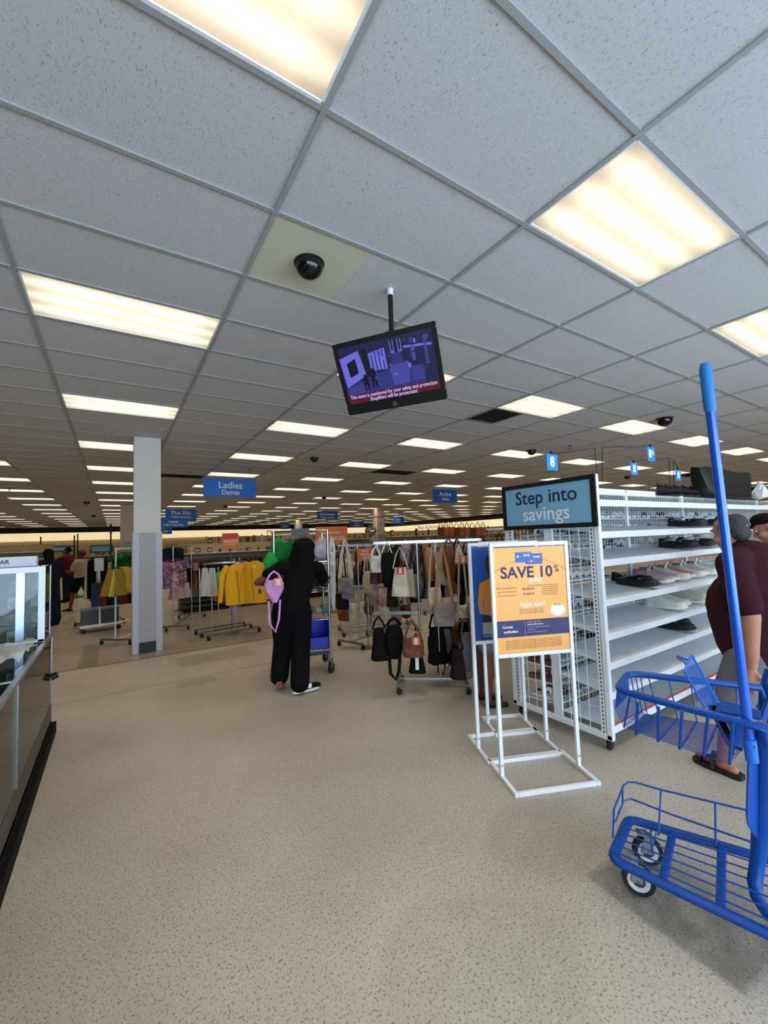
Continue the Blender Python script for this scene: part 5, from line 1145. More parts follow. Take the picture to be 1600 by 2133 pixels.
lump('folded_garment', 'light green garment standing up at the left post of the silver cart', 'clothing', onc(-.28, .08, 1.42), 0, [('e', (0, 0, .12), (.08, .07, .14))], M_green2)
lump('folded_garment', 'pink patterned garment at the right end of the silver cart top', 'clothing', onc(.25, -.05, 1.375), 0, [('e', (0, 0, .12), (.12, .12, .13)), ('e', (.02, -.03, .2), (.08, .08, .08))], mat('pink_print', 'd8a09a', .9, two='b9c2cf', scale=22))
lump('handbag', 'black bag on the middle shelf of the silver cart', 'bag', onc(.24, -.1, 1.05), 0, [('e', (0, 0, .09), (.15, .1, .1))], M_bag)
for k, (x, c_, r_, lb) in enumerate(((-.05, '5a5048', .07, 'small brown-grey bundle on the cart shelf above the blue bin'), (.1, '8a7560', .06, 'tan bundle on the cart shelf above the blue bin'), (.2, 'a8a098', .05, 'pale grey bundle on the cart shelf above the blue bin'), (.28, '3d8f96', .045, 'teal ball-shaped item at the right of the cart shelf'))):
    lump('soft_bundle', lb, 'merchandise', onc(x, -.12, .70), 0, [('e', (0, 0, r_), (r_, r_, r_))], fabric('bundle_'+c_, c_))
bn_ = thing('plastic_bin', 'blue plastic picking bin on the bottom shelf of the silver cart', 'bin', onc(.2, -.02, .29), rz=radians(-17))
M_bin = mat('bin_blue', '1a28b8', .4)
for a, b, nm in (((-.17, -.2, 0), (.14, .22, .012), 'bin_floor'), ((-.17, .205, 0), (.14, .22, .3), 'bin_wall'), ((-.17, -.2, 0), (-.155, .22, .3), 'bin_wall'), ((-.17, -.2, 0), (.14, -.185, .14), 'bin_lip')): MB().bb(a, b).build(nm, M_bin, bn_, bevel=.003)
MB().prism([(-.2, 0), (.22, 0), (.22, .32), (-.1, .32), (-.13, .15), (-.2, .14)], .125, .14, Matrix(((0, 0, 1, 0), (1, 0, 0, 0), (0, 1, 0, 0), (0, 0, 0, 1)))).build('bin_wall', M_bin, bn_, bevel=.003)

# ------------------------------------------------------------------ bags
def bagm(w, h, kind):
    secs = []; n = 16
    for i in range(9):
        v = i/8; z = -h*v
        if kind == 'tote': ww = w/2*(.62+.38*v); d = .03+.05*v
        elif kind == 'box': ww = w/2*(1 if .06 < v < .94 else .9); d = .05
        elif kind == 'crescent': ww = w/2*(1-.75*max(0, v-.35)**1.2/.65**1.2)*(.7 if i == 0 else 1); d = .04
        else: ww = w/2*(.8+.2*sin(pi*min(1, v*1.2)))*(.7 if i in (0, 8) else 1); d = .07*sin(pi*(.15+.7*v))
        sec = []
        for k in range(n):
            a = 2*pi*k/n; c_, s_ = cos(a), sin(a); e = .55
            sec.append((ww*abs(c_)**e*(1 if c_ >= 0 else -1), d*abs(s_)**e*(1 if s_ >= 0 else -1)+.008*sin(9*z/h+3*c_), z))
        secs.append(sec)
    return MB().loft(secs)
def bag(px, ptop, pbot, depth, wpx, m, lab, strap_py=None, kind='tote', sm=None, tagc=None, wide=.012, rz=None, name='handbag', drop=None, group=None, sw=.5):
    s_ = FPX/depth; c = at(px, ptop, depth); w = wpx/s_; h = (pbot-ptop)/s_
    t = thing(name, lab, 'bag', c, rz=-YAW+(RND.uniform(-.35, .35) if rz is None else rz), group=group)
    bagm(w, h, kind).build('bag_body', m, t, smooth=True)
    if kind != 'crescent': MB().box((0, -.045 if kind != 'tote' else -.05, -h*.45), (w*.55, .02, h*.3), Matrix.Rotation(0, 4, 'X')).build('pocket', m, t, bevel=.008)
    if strap_py is not None:
        L_ = (ptop-strap_py)/s_
        MB().tube([(-w*sw*.8, 0, -.01), (-w*sw*.45, 0, L_*.6), (0, 0, L_), (w*sw*.45, 0, L_*.6), (w*sw*.8, 0, -.01)], wide, 6, flat=(.25, 1)).build('strap', sm or m, t, smooth=True)
    if drop:
        D_ = drop/s_; MB().tube([(-w*.3, 0, -h+.02), (-w*.28, -.01, -h-D_*.7), (0, -.02, -h-D_), (w*.2, -.01, -h-D_*.6), (w*.3, 0, -h+.02)], wide, 6, flat=(.25, 1)).build('dangling_strap', sm or m, t, smooth=True)
    if tagc:
        g_ = MB().box((w*.1, -.09, -h*.2+.03), (.075, .003, .075), Matrix.Translation((0, 0, 0)) @ Matrix.Rotation(.0, 4, 'Y')); g_.build('price_tag', mat('tag_'+tagc, tagc, .6), t)
        MB().box((w*.1, -.092, -h*.2+.03), (.03, .003, .06)).build('tag_print', mat('tag_stripe', 'd8d2cc', .6), t)
    return t
cb = {n: mat('leather_'+n, c, .85 if n in ('black', 'dark') else .6, 0, .12, 18, .12, spec=.12 if n in ('black', 'dark') else .35) for n, c in (('cream', 'cfc4ae'), ('tan', 'a87a48'), ('brown', '6a3c22'), ('orange', 'b4622e'), ('dark', '241c1a'), ('black', '0d0d0e'), ('taupe', '8d8078'), ('grey', '6f7072'), ('maroon', '4a2028'), ('sage', '5e6e5c'), ('white', 'dad8d2'), ('rose', 'a78a8c'), ('pink', 'c68cc2'), ('navy', '20304a'), ('beige', 'b3a48e'))}
bag(571, 1208, 1254, 4.42, 40, cb['pink'], 'pink quilted bag hanging from the arm of the person in black', 1190, 'crescent', drop=60, wide=.012, rz=.5, tagc='e89a80')
# racks
def rack(p, q, zt, lab, name='garment_rack', lower=None, over=.0, posts=2, base=.28, m=M_chrome, cas=True, pxs=None):
    p, q = Vector((*p, 0)), Vector((*q, 0)); c = (p+q)/2; d = q-p; L_ = d.length/2; t = thing(name, lab, 'clothes rack', c, rz=atan2(d.y, d.x))
    xs = [-L_+2*L_*k/(posts-1) for k in range(posts)]
    for x in (pxs or xs): MB().tube([(x, 0, .09), (x, 0, zt)], .013, 10).build('post', m, t, smooth=True)
    MB().box((0, 0, zt), (2*L_+2*over+.03, .028, .028)).build('top_rail', m, t, bevel=.004)
    if lower: MB().box((0, 0, lower), (2*L_, .02, .028)).build('lower_rail', m, t, bevel=.003)
    MB().box((0, 0, .09), (2*L_, .025, .025)).build('base_rail', m, t, bevel=.003)
    for x in (xs[0], xs[-1]):
        MB().box((x, 0, .085), (.03, 2*base, .03)).build('base_foot', M_dchrome, t, bevel=.004)
        if cas:
            for y in (-base, base): caster(t, x, y*.95, .03, .075, fork=M_black, w=.03)
    return t
E_ = rack((2.62, 3.86), (3.18, 3.42), 1.575, 'chrome two-tier handbag rack, nearest the poster stands', 'bag_rack', over=.22, posts=2, base=.22, pxs=(-.11, .09))
for (x, z, L_) in ((-.62, .80, .5), (.38, .77, .42)): MB().box((x+L_/2 if x < 0 else x+.15, 0, z), (L_, .03, .035)).build('side_arm', M_dchrome, E_, bevel=.004)
for k in range(9): MB().tube([(-.55+k*.14, 0, 1.57), (-.55+k*.14, -.05, 1.52), (-.55+k*.14, -.07, 1.55)], .004, 5).build('prong', M_chrome, E_)
F_ = rack((2.98, 5.66), (3.62, 5.9), 1.56, 'chrome rack with four posts behind the silver cart', 'bag_rack', posts=4, base=.25)
G_ = rack((3.3, 6.6), (4.5, 6.2), 1.52, 'chrome bag rack further back behind the nearest handbag rack', 'bag_rack', lower=.75, posts=3)
H_ = rack((3.75, 4.5), (4.75, 3.95), 1.50, 'chrome bag rack behind the poster stands', 'bag_rack', lower=.7, posts=3)
bag(834, 1182, 1240, 4.5, 40, cb['cream'], 'cream canvas tote hanging at the middle of the nearest rack', 1140, 'tote', tagc='c83a2a', sm=cb['white'], wide=.006)
bag(852, 1186, 1241, 4.75, 28, cb['beige'], 'beige tote just behind the cream tote', 1145, 'tote', sm=cb['dark'], wide=.006)
bag(806, 1150, 1222, 4.6, 26, cb['black'], 'long black backpack with white cords left of the cream tote', 1130, 'pack', sm=cb['white'], wide=.006, name='backpack')
bag(783, 1158, 1192, 4.9, 24, cb['white'], 'small white bag with a maroon bag under it', 1138, 'box')
bag(781, 1193, 1216, 4.95, 20, cb['maroon'], 'small maroon bag under the white one', 1135, 'box')
bag(866, 1196, 1246, 4.8, 26, cb['sage'], 'sage green backpack between the posts of the nearest rack', 1150, 'pack', name='backpack')
bag(866, 1138, 1190, 4.9, 22, cb['maroon'], 'dark maroon bag above the green backpack', 1126, 'pack')
bag(845, 1135, 1175, 5.0, 22, cb['rose'], 'dusty pink bag behind the cream tote cords', 1126, 'pack')
bag(820, 1140, 1200, 5.0, 20, cb['dark'], 'dark bag between the black backpack and the cream tote', 1126, 'pack')
bag(925, 1256, 1302, 4.15, 46, cb['taupe'], 'taupe box handbag with a wide tan strap at the front of the nearest rack', 1135, 'box', sm=cb['tan'], wide=.018, rz=.1)
bag(905, 1225, 1262, 4.3, 28, cb['cream'], 'small cream bag behind the taupe box handbag', 1128, 'box', sm=cb['beige'], wide=.012)
bag(935, 1140, 1205, 4.4, 26, cb['brown'], 'brown leather bag hanging high on the nearest rack', 1122, 'pack', sm=cb['brown'])
bag(953, 1150, 1215, 4.5, 24, cb['dark'], 'dark bag right of the brown leather bag', 1122, 'pack')
bag(957, 1170, 1175, 4.2, 16, cb['beige'], 'beige strap with an orange and white price tag', 1136, 'box', tagc='e06a2c', sm=cb['cream'], wide=.018)
bag(972, 1180, 1240, 4.5, 26, cb['black'], 'black bag beside the blue poster', 1140, 'pack', sm=cb['grey'])
bag(965, 1262, 1285, 4.3, 26, cb['cream'], 'cream pouch by the right arm of the nearest rack', 1126, 'box', sm=cb['beige'])
bag(981, 1150, 1205, 4.9, 20, cb['grey'], 'grey bag half behind the blue poster', 1120, 'pack')
bag(915, 1150, 1215, 4.8, 22, cb['beige'], 'beige bag behind the wide tan strap', 1125, 'tote')
bag(893, 1140, 1210, 4.9, 22, cb['tan'], 'tan bag behind the near post of the rack', 1122, 'pack')
bag(789, 1308, 1372, 4.35, 34, cb['black'], 'large black handbag, lowest left on the nearest rack', 1284, 'tote')
bag(820, 1302, 1370, 4.35, 38, cb['black'], 'black backpack with straps dangling, right of the large black handbag', 1288, 'pack', drop=42, wide=.02, name='backpack')
bag(860, 1330, 1367, 4.2, 44, cb['brown'], 'brown handbag with an orange and white price tag', 1292, 'box', tagc='e06a2c', wide=.014)
bag(868, 1362, 1398, 4.4, 36, cb['black'], 'black bag with a white tag under the brown handbag', 1320, 'tote')
MB().box((0, -.08, -.08), (.035, .003, .12)).build('white_tag', M_wink, bpy.data.objects[list(o.name for o in bpy.data.objects if o.get('label') == 'black bag with a white tag under the brown handbag')[0]])
bag(910, 1306, 1378, 4.6, 42, cb['black'], 'large black tote between the legs of the nearest rack', 1270, 'tote')
bag(952, 1352, 1410, 4.2, 32, cb['dark'], 'dark shopping bag beside the front leg of the nearest rack', 1310, 'tote', drop=None)
bag(973, 1318, 1395, 4.4, 34, cb['grey'], 'charcoal backpack low down beside the blue poster stand', 1275, 'pack', name='backpack', drop=15)
bag(984, 1300, 1360, 4.7, 26, cb['black'], 'black bag half behind the legs of the blue poster stand', 1262, 'pack')
bag(720, 1204, 1234, 5.9, 34, cb['taupe'], 'taupe flap bag with a wide cream strap behind the silver cart', 1122, 'box', sm=cb['cream'], wide=.03)
bag(725, 1230, 1247, 5.8, 26, cb['grey'], 'small grey pouch under the taupe flap bag', 1210, 'box')
bag(713, 1236, 1268, 6.3, 28, cb['dark'], 'dark brown bag hanging low beside the silver cart', 1128, 'box')
bag(692, 1150, 1178, 5.6, 12, cb['white'], 'white bag with a long white strap right of the silver cart', 1120, 'box', sm=cb['white'], drop=90, wide=.022)
bag(766, 1190, 1235, 6.2, 22, cb['beige'], 'beige slipper bag between the four chrome posts', 1150, 'pack', sm=cb['cream'])
bag(778, 1232, 1262, 6.6, 20, cb['taupe'], 'taupe shoulder bag low behind the four chrome posts', 1130, 'pack', drop=20)
bag(795, 1235, 1262, 6.6, 18, cb['rose'], 'pale rose bag right of the four chrome posts', 1130, 'pack')
# darker bags crowding the nearest rack
dk_ = ['dark', 'black', 'brown', 'taupe', 'black', 'maroon', 'grey', 'tan', 'dark', 'rose', 'beige', 'brown']
for k in range(16):
    px = 815+k*12; cn = dk_[k % 12]; t_ = 1150+RND.uniform(0, 40)
    bag(px, t_, t_+RND.uniform(45, 75), 5.0+RND.uniform(0, .25), RND.uniform(18, 26), cb[cn], '%s bag, %s from the left in the back row of the nearest rack' % (cn, ORD(k+1)), 1124, RND.choice(['pack', 'tote']), sm=cb[dk_[(k*5+3) % 12]], wide=.01, group='back row of bags on the nearest rack')
for k in range(9):
    px = 905+k*12; cn = ['black', 'dark', 'grey', 'black', 'brown'][k % 5]; t_ = 1300+RND.uniform(-8, 25)
    bag(px, t_, t_+RND.uniform(40, 70), 4.85+RND.uniform(0, .25), RND.uniform(20, 28), cb[cn], '%s bag, %s from the left in the low back row of the nearest rack' % (cn, ORD(k+1)), 1262, 'pack', sm=cb['black'], wide=.008, drop=RND.choice([0, 20, 35]), group='low back row of bags on the nearest rack')
LR = MB().box((0, 0, 0), (.66, .03, .03)).build('lower_back_rail', M_dchrome, E_, bevel=.003); LR.location = (.25, .28, .75); MB().box((-.05, .14, .75), (.03, .3, .03)).build('rail_arm', M_dchrome, E_); MB().box((0, .28, 1.56), (1.1, .03, .03)).build('upper_back_rail', M_dchrome, E_, bevel=.003)
# orange-brown totes high on the far side of the bag racks
for k in range(9):
    px = 918+k*11; bag(px, 1098+RND.uniform(-1, 1), 1116, 7.6, 12, cb['orange'] if k % 3 else cb['brown'], '%s orange-brown tote from the left on the high back rack' % ORD(k+1), 1088, 'box', sm=cb['dark'] if k % 2 else cb['brown'], wide=.008, group='orange-brown totes on the high back rack', name='tote_bag')
J_ = rack((5.4, 5.6), (7.0, 4.7), 1.72, 'tall chrome rack carrying orange-brown totes', 'bag_rack', posts=3, lower=.9)
# many small bags on the racks behind
names = ['tan', 'brown', 'dark', 'black', 'taupe', 'beige', 'cream', 'maroon', 'sage', 'navy', 'grey', 'rose']
def bagrow(p, q, n, z, lab, grp, hh=(.18, .3)):
    p, q = Vector((*p, z)), Vector((*q, z))
    for k in range(n):
        c = p.lerp(q, (k+.5)/n); cn = names[RND.randrange(len(names))]; w, h = RND.uniform(.16, .28), RND.uniform(*hh); L_ = RND.uniform(.18, .42)
        t = thing('shoulder_bag', '%s bag, %s from the left %s' % (cn, ORD(k+1), lab), 'bag', (c.x+RND.uniform(-.05, .05), c.y+RND.uniform(-.06, .06), z-L_-.02), rz=-YAW+RND.uniform(-.9, .9), group=grp)
        bagm(w, h, RND.choice(['tote', 'pack', 'box'])).build('bag_body', cb[cn], t, smooth=True)
        MB().tube([(-w*.4, 0, 0), (-w*.22, 0, L_*.6), (0, 0, L_), (w*.22, 0, L_*.6), (w*.4, 0, 0)], .012, 5, flat=(.3, 1)).build('strap', cb[names[RND.randrange(7)]], t)
bagrow((3.3, 6.6), (4.5, 6.2), 13, 1.52, 'on the upper rail behind the four chrome posts', 'bags on the upper rail of the further rack')
bagrow((3.3, 6.6), (4.5, 6.2), 9, .78, 'on the lower rail behind the four chrome posts', 'bags on the lower rail of the further rack')
bagrow((3.75, 4.5), (4.75, 3.95), 13, 1.50, 'on the upper rail behind the poster stands', 'bags on the upper rail behind the poster stands')
bagrow((3.75, 4.5), (4.75, 3.95), 9, .74, 'on the lower rail behind the poster stands', 'bags on the lower rail behind the poster stands')
bagrow((5.4, 5.6), (7.0, 4.7), 16, 1.68, 'on the tall rack at the back', 'bags on the tall back rack', (.22, .36))
bagrow((5.2, 7.6), (7.2, 7.0), 14, 1.50, 'on the furthest bag rack', 'bags on the furthest rack', (.22, .36))
K_ = rack((5.2, 7.6), (7.2, 7.0), 1.52, 'furthest chrome bag rack', 'bag_rack', posts=3)

# ------------------------------------------------------------------ garments
def gar(kind, w, h, seed=0):
    b = MB(); n = 14; secs = []; rnd = random.Random(seed); ph = rnd.uniform(0, 6)
    prof = {'shirt': [(0, .16), (.03, .55), (.08, .95), (.2, .92), (.6, .95), (1, 1.)], 'dress': [(0, .45), (.05, .5), (.3, .6), (.6, .8), (1, 1.)], 'tank': [(0, .25), (.06, .75), (.25, .8), (1, 1)], 'jacket': [(0, .25), (.03, .6), (.08, .95), (.25, .92), (.6, 1), (1, .95)], 'pants': [(0, .8), (.1, .9), (1, .9)]}[kind]
    for i in range(9):
        v = i/8
        for (a, x), (c_, y) in zip(prof, prof[1:]):
            if a <= v <= c_: ww = x+(y-x)*(v-a)/(c_-a)
        sec = []
        for k in range(n):
            a = 2*pi*k/n; rp = 1+.55*sin(5*a+ph+2*v)*v
            sec.append((w/2*ww*cos(a), (.022+.03*v)*sin(a)*rp, -h*v+(.02*(1-abs(cos(a)))*0)))
        secs.append(sec)
    b.loft(secs)
    if kind in ('shirt', 'jacket'):
        L_ = h*.32 if kind == 'shirt' else h*.86; r0, r1 = (.075, .06) if kind == 'shirt' else (.07, .05)
        for s_ in (-1, 1):
            x0 = s_*w*.42; pts = [(x0, 0, -.05*h), (s_*w*.60, -.03, -.25*h), (s_*(w*.70), -.05, -.05*h-L_)] if kind == 'jacket' else [(x0, 0, -.06*h), (s_*w*.6, 0, -.06*h-L_*.85)]
            rs = [.06, r0, r1] if kind == 'jacket' else [r0, r1]
            b.tube(pts, rs, 10, flat=(1, .5))
    return b
GP = {}
def gproto(kind, w, h, seed):
    key = (kind, w, h, seed)
    if key not in GP:
        t = thing('hanging_garment', 'x', 'clothing'); g1 = gar(kind, w, h, seed).build(kind if kind != 'pants' else 'trousers', fabric('white_cloth', 'd5d2cb'), t, smooth=True)
        g2 = MB().tube([(-w*.33, 0, -.02), (0, 0, .03), (w*.33, 0, -.02)], .006, 5).tube([(0, 0, .03), (0, 0, .075), (.02, 0, .095), (.03, 0, .08)], .0028, 5).build('hanger', M_black, t)
        KIDS[t] = [g1, g2]; GP[key] = t; t['free'] = 1; return t, True
    return GP[key], False
def hang(kind, w, h, seed, m, loc, rz, label, group=None, name='hanging_garment', rot=None, m2=None):
    t, new = gproto(kind, w, h, seed)
    if not new: t = copy_tree(t)
    elif 'free' in t: del t['free']
    t.location = loc; t.rotation_euler = rot or (0, 0, rz); t['label'] = label
    if group: t['group'] = group
    elif 'group' in t: del t['group']
    g1 = [o for o in bpy.data.objects[t.name].children] if False else None
    return t, m
ALLH = []
def H(kind, w, h, seed, m, loc, rz, label, group=None, rot=None):
    t, _ = hang(kind, w, h, seed, m, loc, rz, label, group, rot=rot); ALLH.append((t, m)); return t
# rack A: green shirts above, yellow dresses below; rack B: dark tops above, pink prints below
M_yel = mat('yellow_print', 'dcbf50', .9, two='b89c38', scale=45, bump=.2); M_mult = mat('pink_purple_print', 'e0a8a4', .9, two='6a6490', scale=20, bump=.2)
rack((.02, 8.45), (.62, 9.15), 1.60, 'tall chrome rack left behind the near pillar', lower=.35, posts=2, m=M_white)
rack((.95, 9.0), (1.45, 10.25), 1.60, 'chrome rack right behind the near pillar', lower=.35, posts=2)
for k in range(10): H('shirt', .40, .30, 1, M_green if k % 3 else fabric('shaded_kelly_green', '0a4a24'), (.10+k*.05, 9.0+k*.07, 1.50+RND.uniform(-.02, .02)), .9+RND.uniform(-.2, .2), '%s kelly green top from the left on the rail left of the pillar' % ORD(k+1), 'green tops on the upper rail')  # some tops take a darker green, painting the shade between them
for k in range(15): H('dress', .40, .44, 2+k % 2, M_yel if k % 2 else mat('shaded_yellow_print', 'a08828', .9, two='867020', scale=45), (.0+k*.045, 8.38+k*.05, 1.25+.007*k+RND.uniform(-.02, .02)), (-.1 if k == 0 else .75+.02*k+RND.uniform(-.15, .15)), '%s yellow striped garment from the left, left of the pillar' % ORD(k+1), 'yellow garments left of the pillar')  # alternate garments darkened, so shade in the gaps is put into the colour
for k in range(10): H('pants', .32, .42, 3, fabric('dark_navy_cloth', '1c222e'), (.86+k*.035, 9.25+k*.1, 1.56), .6, '%s dark navy garment from the left, right of the pillar' % ORD(k+1), 'dark navy garments on the upper rail')
for k in range(12): H('shirt', .44, .50, 4, (M_mult if k % 2 else mat('shaded_pink_print', 'b07880', .9, two='504a78', scale=20)) if k != 2 else fabric('orange_cloth', 'b8603a'), (.80+k*.03, 8.9+k*.07, 1.32), -.1+.05*k+RND.uniform(-.2, .5), ('%s pink and purple printed top from the left, right of the pillar' % ORD(k+1) if k != 2 else 'orange top among the pink printed tops right of the pillar'), 'pink printed tops right of the pillar' if k != 2 else None)  # darker print on alternate tops paints in the shade between neighbours
for k in range(3): H('dress', .2, .3, 6, fabric('pale_pink_cloth', 'c9a8a8'), (.98+k*.13, 9.3+k*.05, .86), .3, '%s pale pink garment hanging low right of the pillar' % ORD(k+1), 'pale garments hanging low right of the pillar')
for k in range(6): H('pants', .3, .45, 3, fabric(('low_blue', 'low_red', 'low_dark')[k % 3], ('2a3f5c', '6a2a2a', '1c1a1c')[k % 3]), (-.25+k*.12, 9.9, .95), .5, ORD(k+1)+' low garment behind the yellow ones, '+('blue', 'dark red', 'black')[k % 3], 'low garments behind the yellow ones')
# rack C with yellow jackets and white dresses
rc = thing('four_way_rack', 'chrome four-way rack carrying the yellow jackets', 'clothes rack', (1.72, 8.05, 0), rz=.15)
for x, y in ((-.3, -.12), (-.1, .12), (.1, -.12), (.3, .12), (-.45, .05)): MB().tube([(x, y, .1), (x, y, 1.2+.15*(x > 0))], .012, 10).build('post', M_chrome, rc, smooth=True)
for y in (-.35, 0, .3):
    MB().box((0, y, .09), (.95, .028, .028)).build('base_foot', M_dchrome, rc, bevel=.004)
    for x in (-.45, .45): caster(rc, x, y, .032, .078, fork=M_black, w=.03)
for a in range(4):
    b_ = radians(20+a*90); MB().box((cos(b_)*.25, sin(b_)*.25, 1.28), (.5, .025, .025), Matrix.Translation((cos(b_)*.25, sin(b_)*.25, 1.28)) @ Matrix.Rotation(b_, 4, 'Z') @ Matrix.Translation((-cos(b_)*.25, -sin(b_)*.25, -1.28))).build('arm', M_chrome, rc)
M_jack = mat('yellow_fleece', 'ffbe28', .9, 0, .1, 40, .2)
jl = ['front yellow jacket with a small blue badge, right side', 'yellow jacket sleeve-on at the left front of the four-way rack', 'third yellow jacket between the two front ones', 'rearmost yellow jacket on the four-way rack']
dJ = 7.35
for k, (px, py, rz_, sc_) in enumerate(((532, 1168, -.3, 1.), (496, 1173, .6, 1.), (513, 1170, .2, .98), (520, 1175, -.1, .95))):
    c = at(px, py, dJ+.05*k+(.0, .0, .12, .24)[k]); t = H('jacket', .46, .72, 9, M_jack, c, -YAW+rz_, jl[k])
    if k == 0:
        MB().lathe([(.028, 0), (.028, .004)], 16, Matrix.Translation((.12, -.062, -.52)) @ Matrix.Rotation(pi/2, 4, 'X') @ Matrix.Diagonal((1, 1.5, 1, 1))).build('badge', mat('badge_blue', '3a5a8a', .5), t)
        MB().box((0, -.03, -.09), (.05, .004, .04)).build('neck_label', M_wink, t); MB().box((.02, -.06, -.38), (.05, .004, .08)).build('swing_tag', mat('tag_yellow', 'ffd24a', .6), t)
    b = MB()
    if k < 2: b.tube([(-.05, -.055, -.12), (-.02, -.07, -.4), (.0, -.065, -.7)], .008, 5); b.build('zip', mat('zip_yellow', 'b98416', .6), t)
for k in range(2):
    c = at(427+k*15, 1183, 7.5); H('dress', .22, .50, 10, fabric('white_cloth', 'd5d2cb'), c, -YAW+.1*k, ('narrower white dress at the left of the four-way rack', 'white pleated dress beside the lime top')[k])
H('tank', .22, .34, 11, fabric('lime_cloth', '8cc820'), at(458, 1190, 7.6), -YAW, 'lime green and turquoise top beside the white dresses')
H('tank', .12, .15, 11, fabric('turquoise_cloth', '2aa0b0'), at(462, 1192, 7.5), -YAW, 'small turquoise top over the lime green one')
H('pants', .22, .24, 12, fabric('coral_cloth', 'd06038'), at(457, 1224, 7.6), -YAW, 'coral orange shorts below the lime green top')
H('pants', .18, .12, 12, fabric('pale_lilac', 'b8b4cc'), at(487, 1262, 7.6), -YAW, 'pale lilac hem showing under the yellow jackets')
def post_sign(px, py0, py1, wpx, depth, lab, m, lines, m2=None, zpole=0.):
    s_ = FPX/depth; c = at(px, (py0+py1)/2, depth); h = (py1-py0)/s_; w = wpx/s_
    t = thing('post_sign', lab, 'sign', c, rz=-YAW*.7); MB().bb((-w/2, -.006, -h/2), (w/2, .006, h/2)).build('sign_board', m, t)
    if m2: MB().bb((-w/2-.01, -.008, h*.22), (w/2-.02, .008, h/2+.02)).build('header_strip', m2, t)
    for s2_, sz, z in lines: text(s2_, sz, 0, z, M_wink, t, y=-.0085, bold=.015)
    MB().tube([(0, .0, -h/2), (0, .0, zpole-c.z)], .007, 6).build('sign_pole', M_dchrome, t); MB().lathe([(.12, 0), (.12, .012), (.02, .02)], 14, Matrix.Translation((0, 0, zpole-c.z))).build('sign_foot', M_dchrome, t); return t
post_sign(481, 1113, 1143, 32, 7.6, 'orange and red post sign reading BRANDS above the yellow jackets', M_orange, [('BRANDS', .062, .0), ('YOU LOVE', .03, -.05)], M_red)
post_sign(691, 1097, 1134, 66, 9.5, 'large orange sign reading SAVINGS behind the silver cart', M_orange, [('BIG BRANDS', .07, .06), ('SAVINGS!', .13, -.07)])
post_sign(761, 1142, 1168, 33, 6.3, 'small orange sign above the four chrome posts', mat('sign_orange2', 'e0703a', .5), [('NEW', .04, .05), ('ARRIVALS', .035, 0), ('SAVE', .04, -.05)])
# long clothing run with a shelf on top, behind the four-way rack
def fixture(name, lab, p, q, zrail, zs, depth_=.45, base=True, back=True, m=M_cream):
    p, q = Vector((*p, 0)), Vector((*q, 0)); c = (p+q)/2; d = q-p; L_ = d.length/2; t = thing(name, lab, 'shelving', c, rz=atan2(d.y, d.x))
    if base:
        for k in range(3): MB().bb((-L_, -depth_/2-.05, .03+k*.13), (L_, depth_/2, .05+k*.13)).build('base_shelf', M_black, t)
    for x in (-L_, -L_/3, L_/3, L_): MB().bb((x-.02, depth_/2-.04, 0), (x+.02, depth_/2, (zs[-1] if zs else zrail)+.25)).build('upright', m, t)
    if zrail: MB().box((0, -depth_/2+.1, zrail), (2*L_, .025, .025)).build('hang_rail', M_dchrome, t)
    for z in zs: MB().bb((-L_, -depth_/2, z-.03), (L_, depth_/2, z)).build('shelf', mat('cream_shelf', 'd9c9a4', .6), t, bevel=.003)
    if back: MB().bb((-L_, depth_/2, .02), (L_, depth_/2+.01, (zs[-1] if zs else zrail)+.22)).build('back_panel', m, t)
    return t, c, atan2(d.y, d.x), L_
M_tanback = mat('tan_back', 'a89a7c', .8)
PAL = {'black': '0c0c0e', 'charcoal': '2c2c30', 'navy': '18233a', 'dusty pink': '8f6f70', 'brown': '4a3028', 'red': '8a2420', 'taupe': '6f625a', 'rust': '8a4326', 'olive': '47503a', 'cream': 'bcae98', 'teal': '2a5458', 'grey': '6d6d70'}
PN = list(PAL)
def grow(p, q, n, z, lab, grp, hh=(.5, .75), weights=None, rz0=None, kinds=('shirt', 'dress', 'tank', 'pants')):
    p, q = Vector((*p, z)), Vector((*q, z)); a = atan2(q.y-p.y, q.x-p.x)
    for k in range(n):
        c = p.lerp(q, (k+.5)/n); cn = PN[RND.choice(weights or list(range(12)))]; kd = kinds[RND.randrange(len(kinds))]
        h = round(RND.choice([hh[0], (hh[0]+hh[1])/2, hh[1]]), 2)
        H(kd, .42, h, 20+RND.randrange(2), fabric('cloth_'+cn.replace(' ', '_'), PAL[cn]), (c.x, c.y, z-.09), a+pi/2+RND.uniform(-.5, .1) if rz0 is None else rz0+RND.uniform(-.25, .25), '%s %s, %s from the left %s' % (cn, {'shirt': 'top', 'dress': 'dress', 'tank': 'sleeveless top', 'pants': 'trousers', }[kd], ORD(k+1), lab), grp)
fx, fc, fa, fl_ = fixture('gondola', 'long clothing run with a cream shelf on top, behind the yellow jackets', (1.35, 11.3), (5.4, 11.6), 1.30, [1.42], m=M_tanback)
grow((1.4, 11.1), (5.3, 11.4), 44, 1.30, 'on the run behind the yellow jackets', 'garments on the long run behind the yellow jackets', weights=[0, 0, 1, 1, 2, 3, 5, 6, 6, 7, 9, 4, 11])
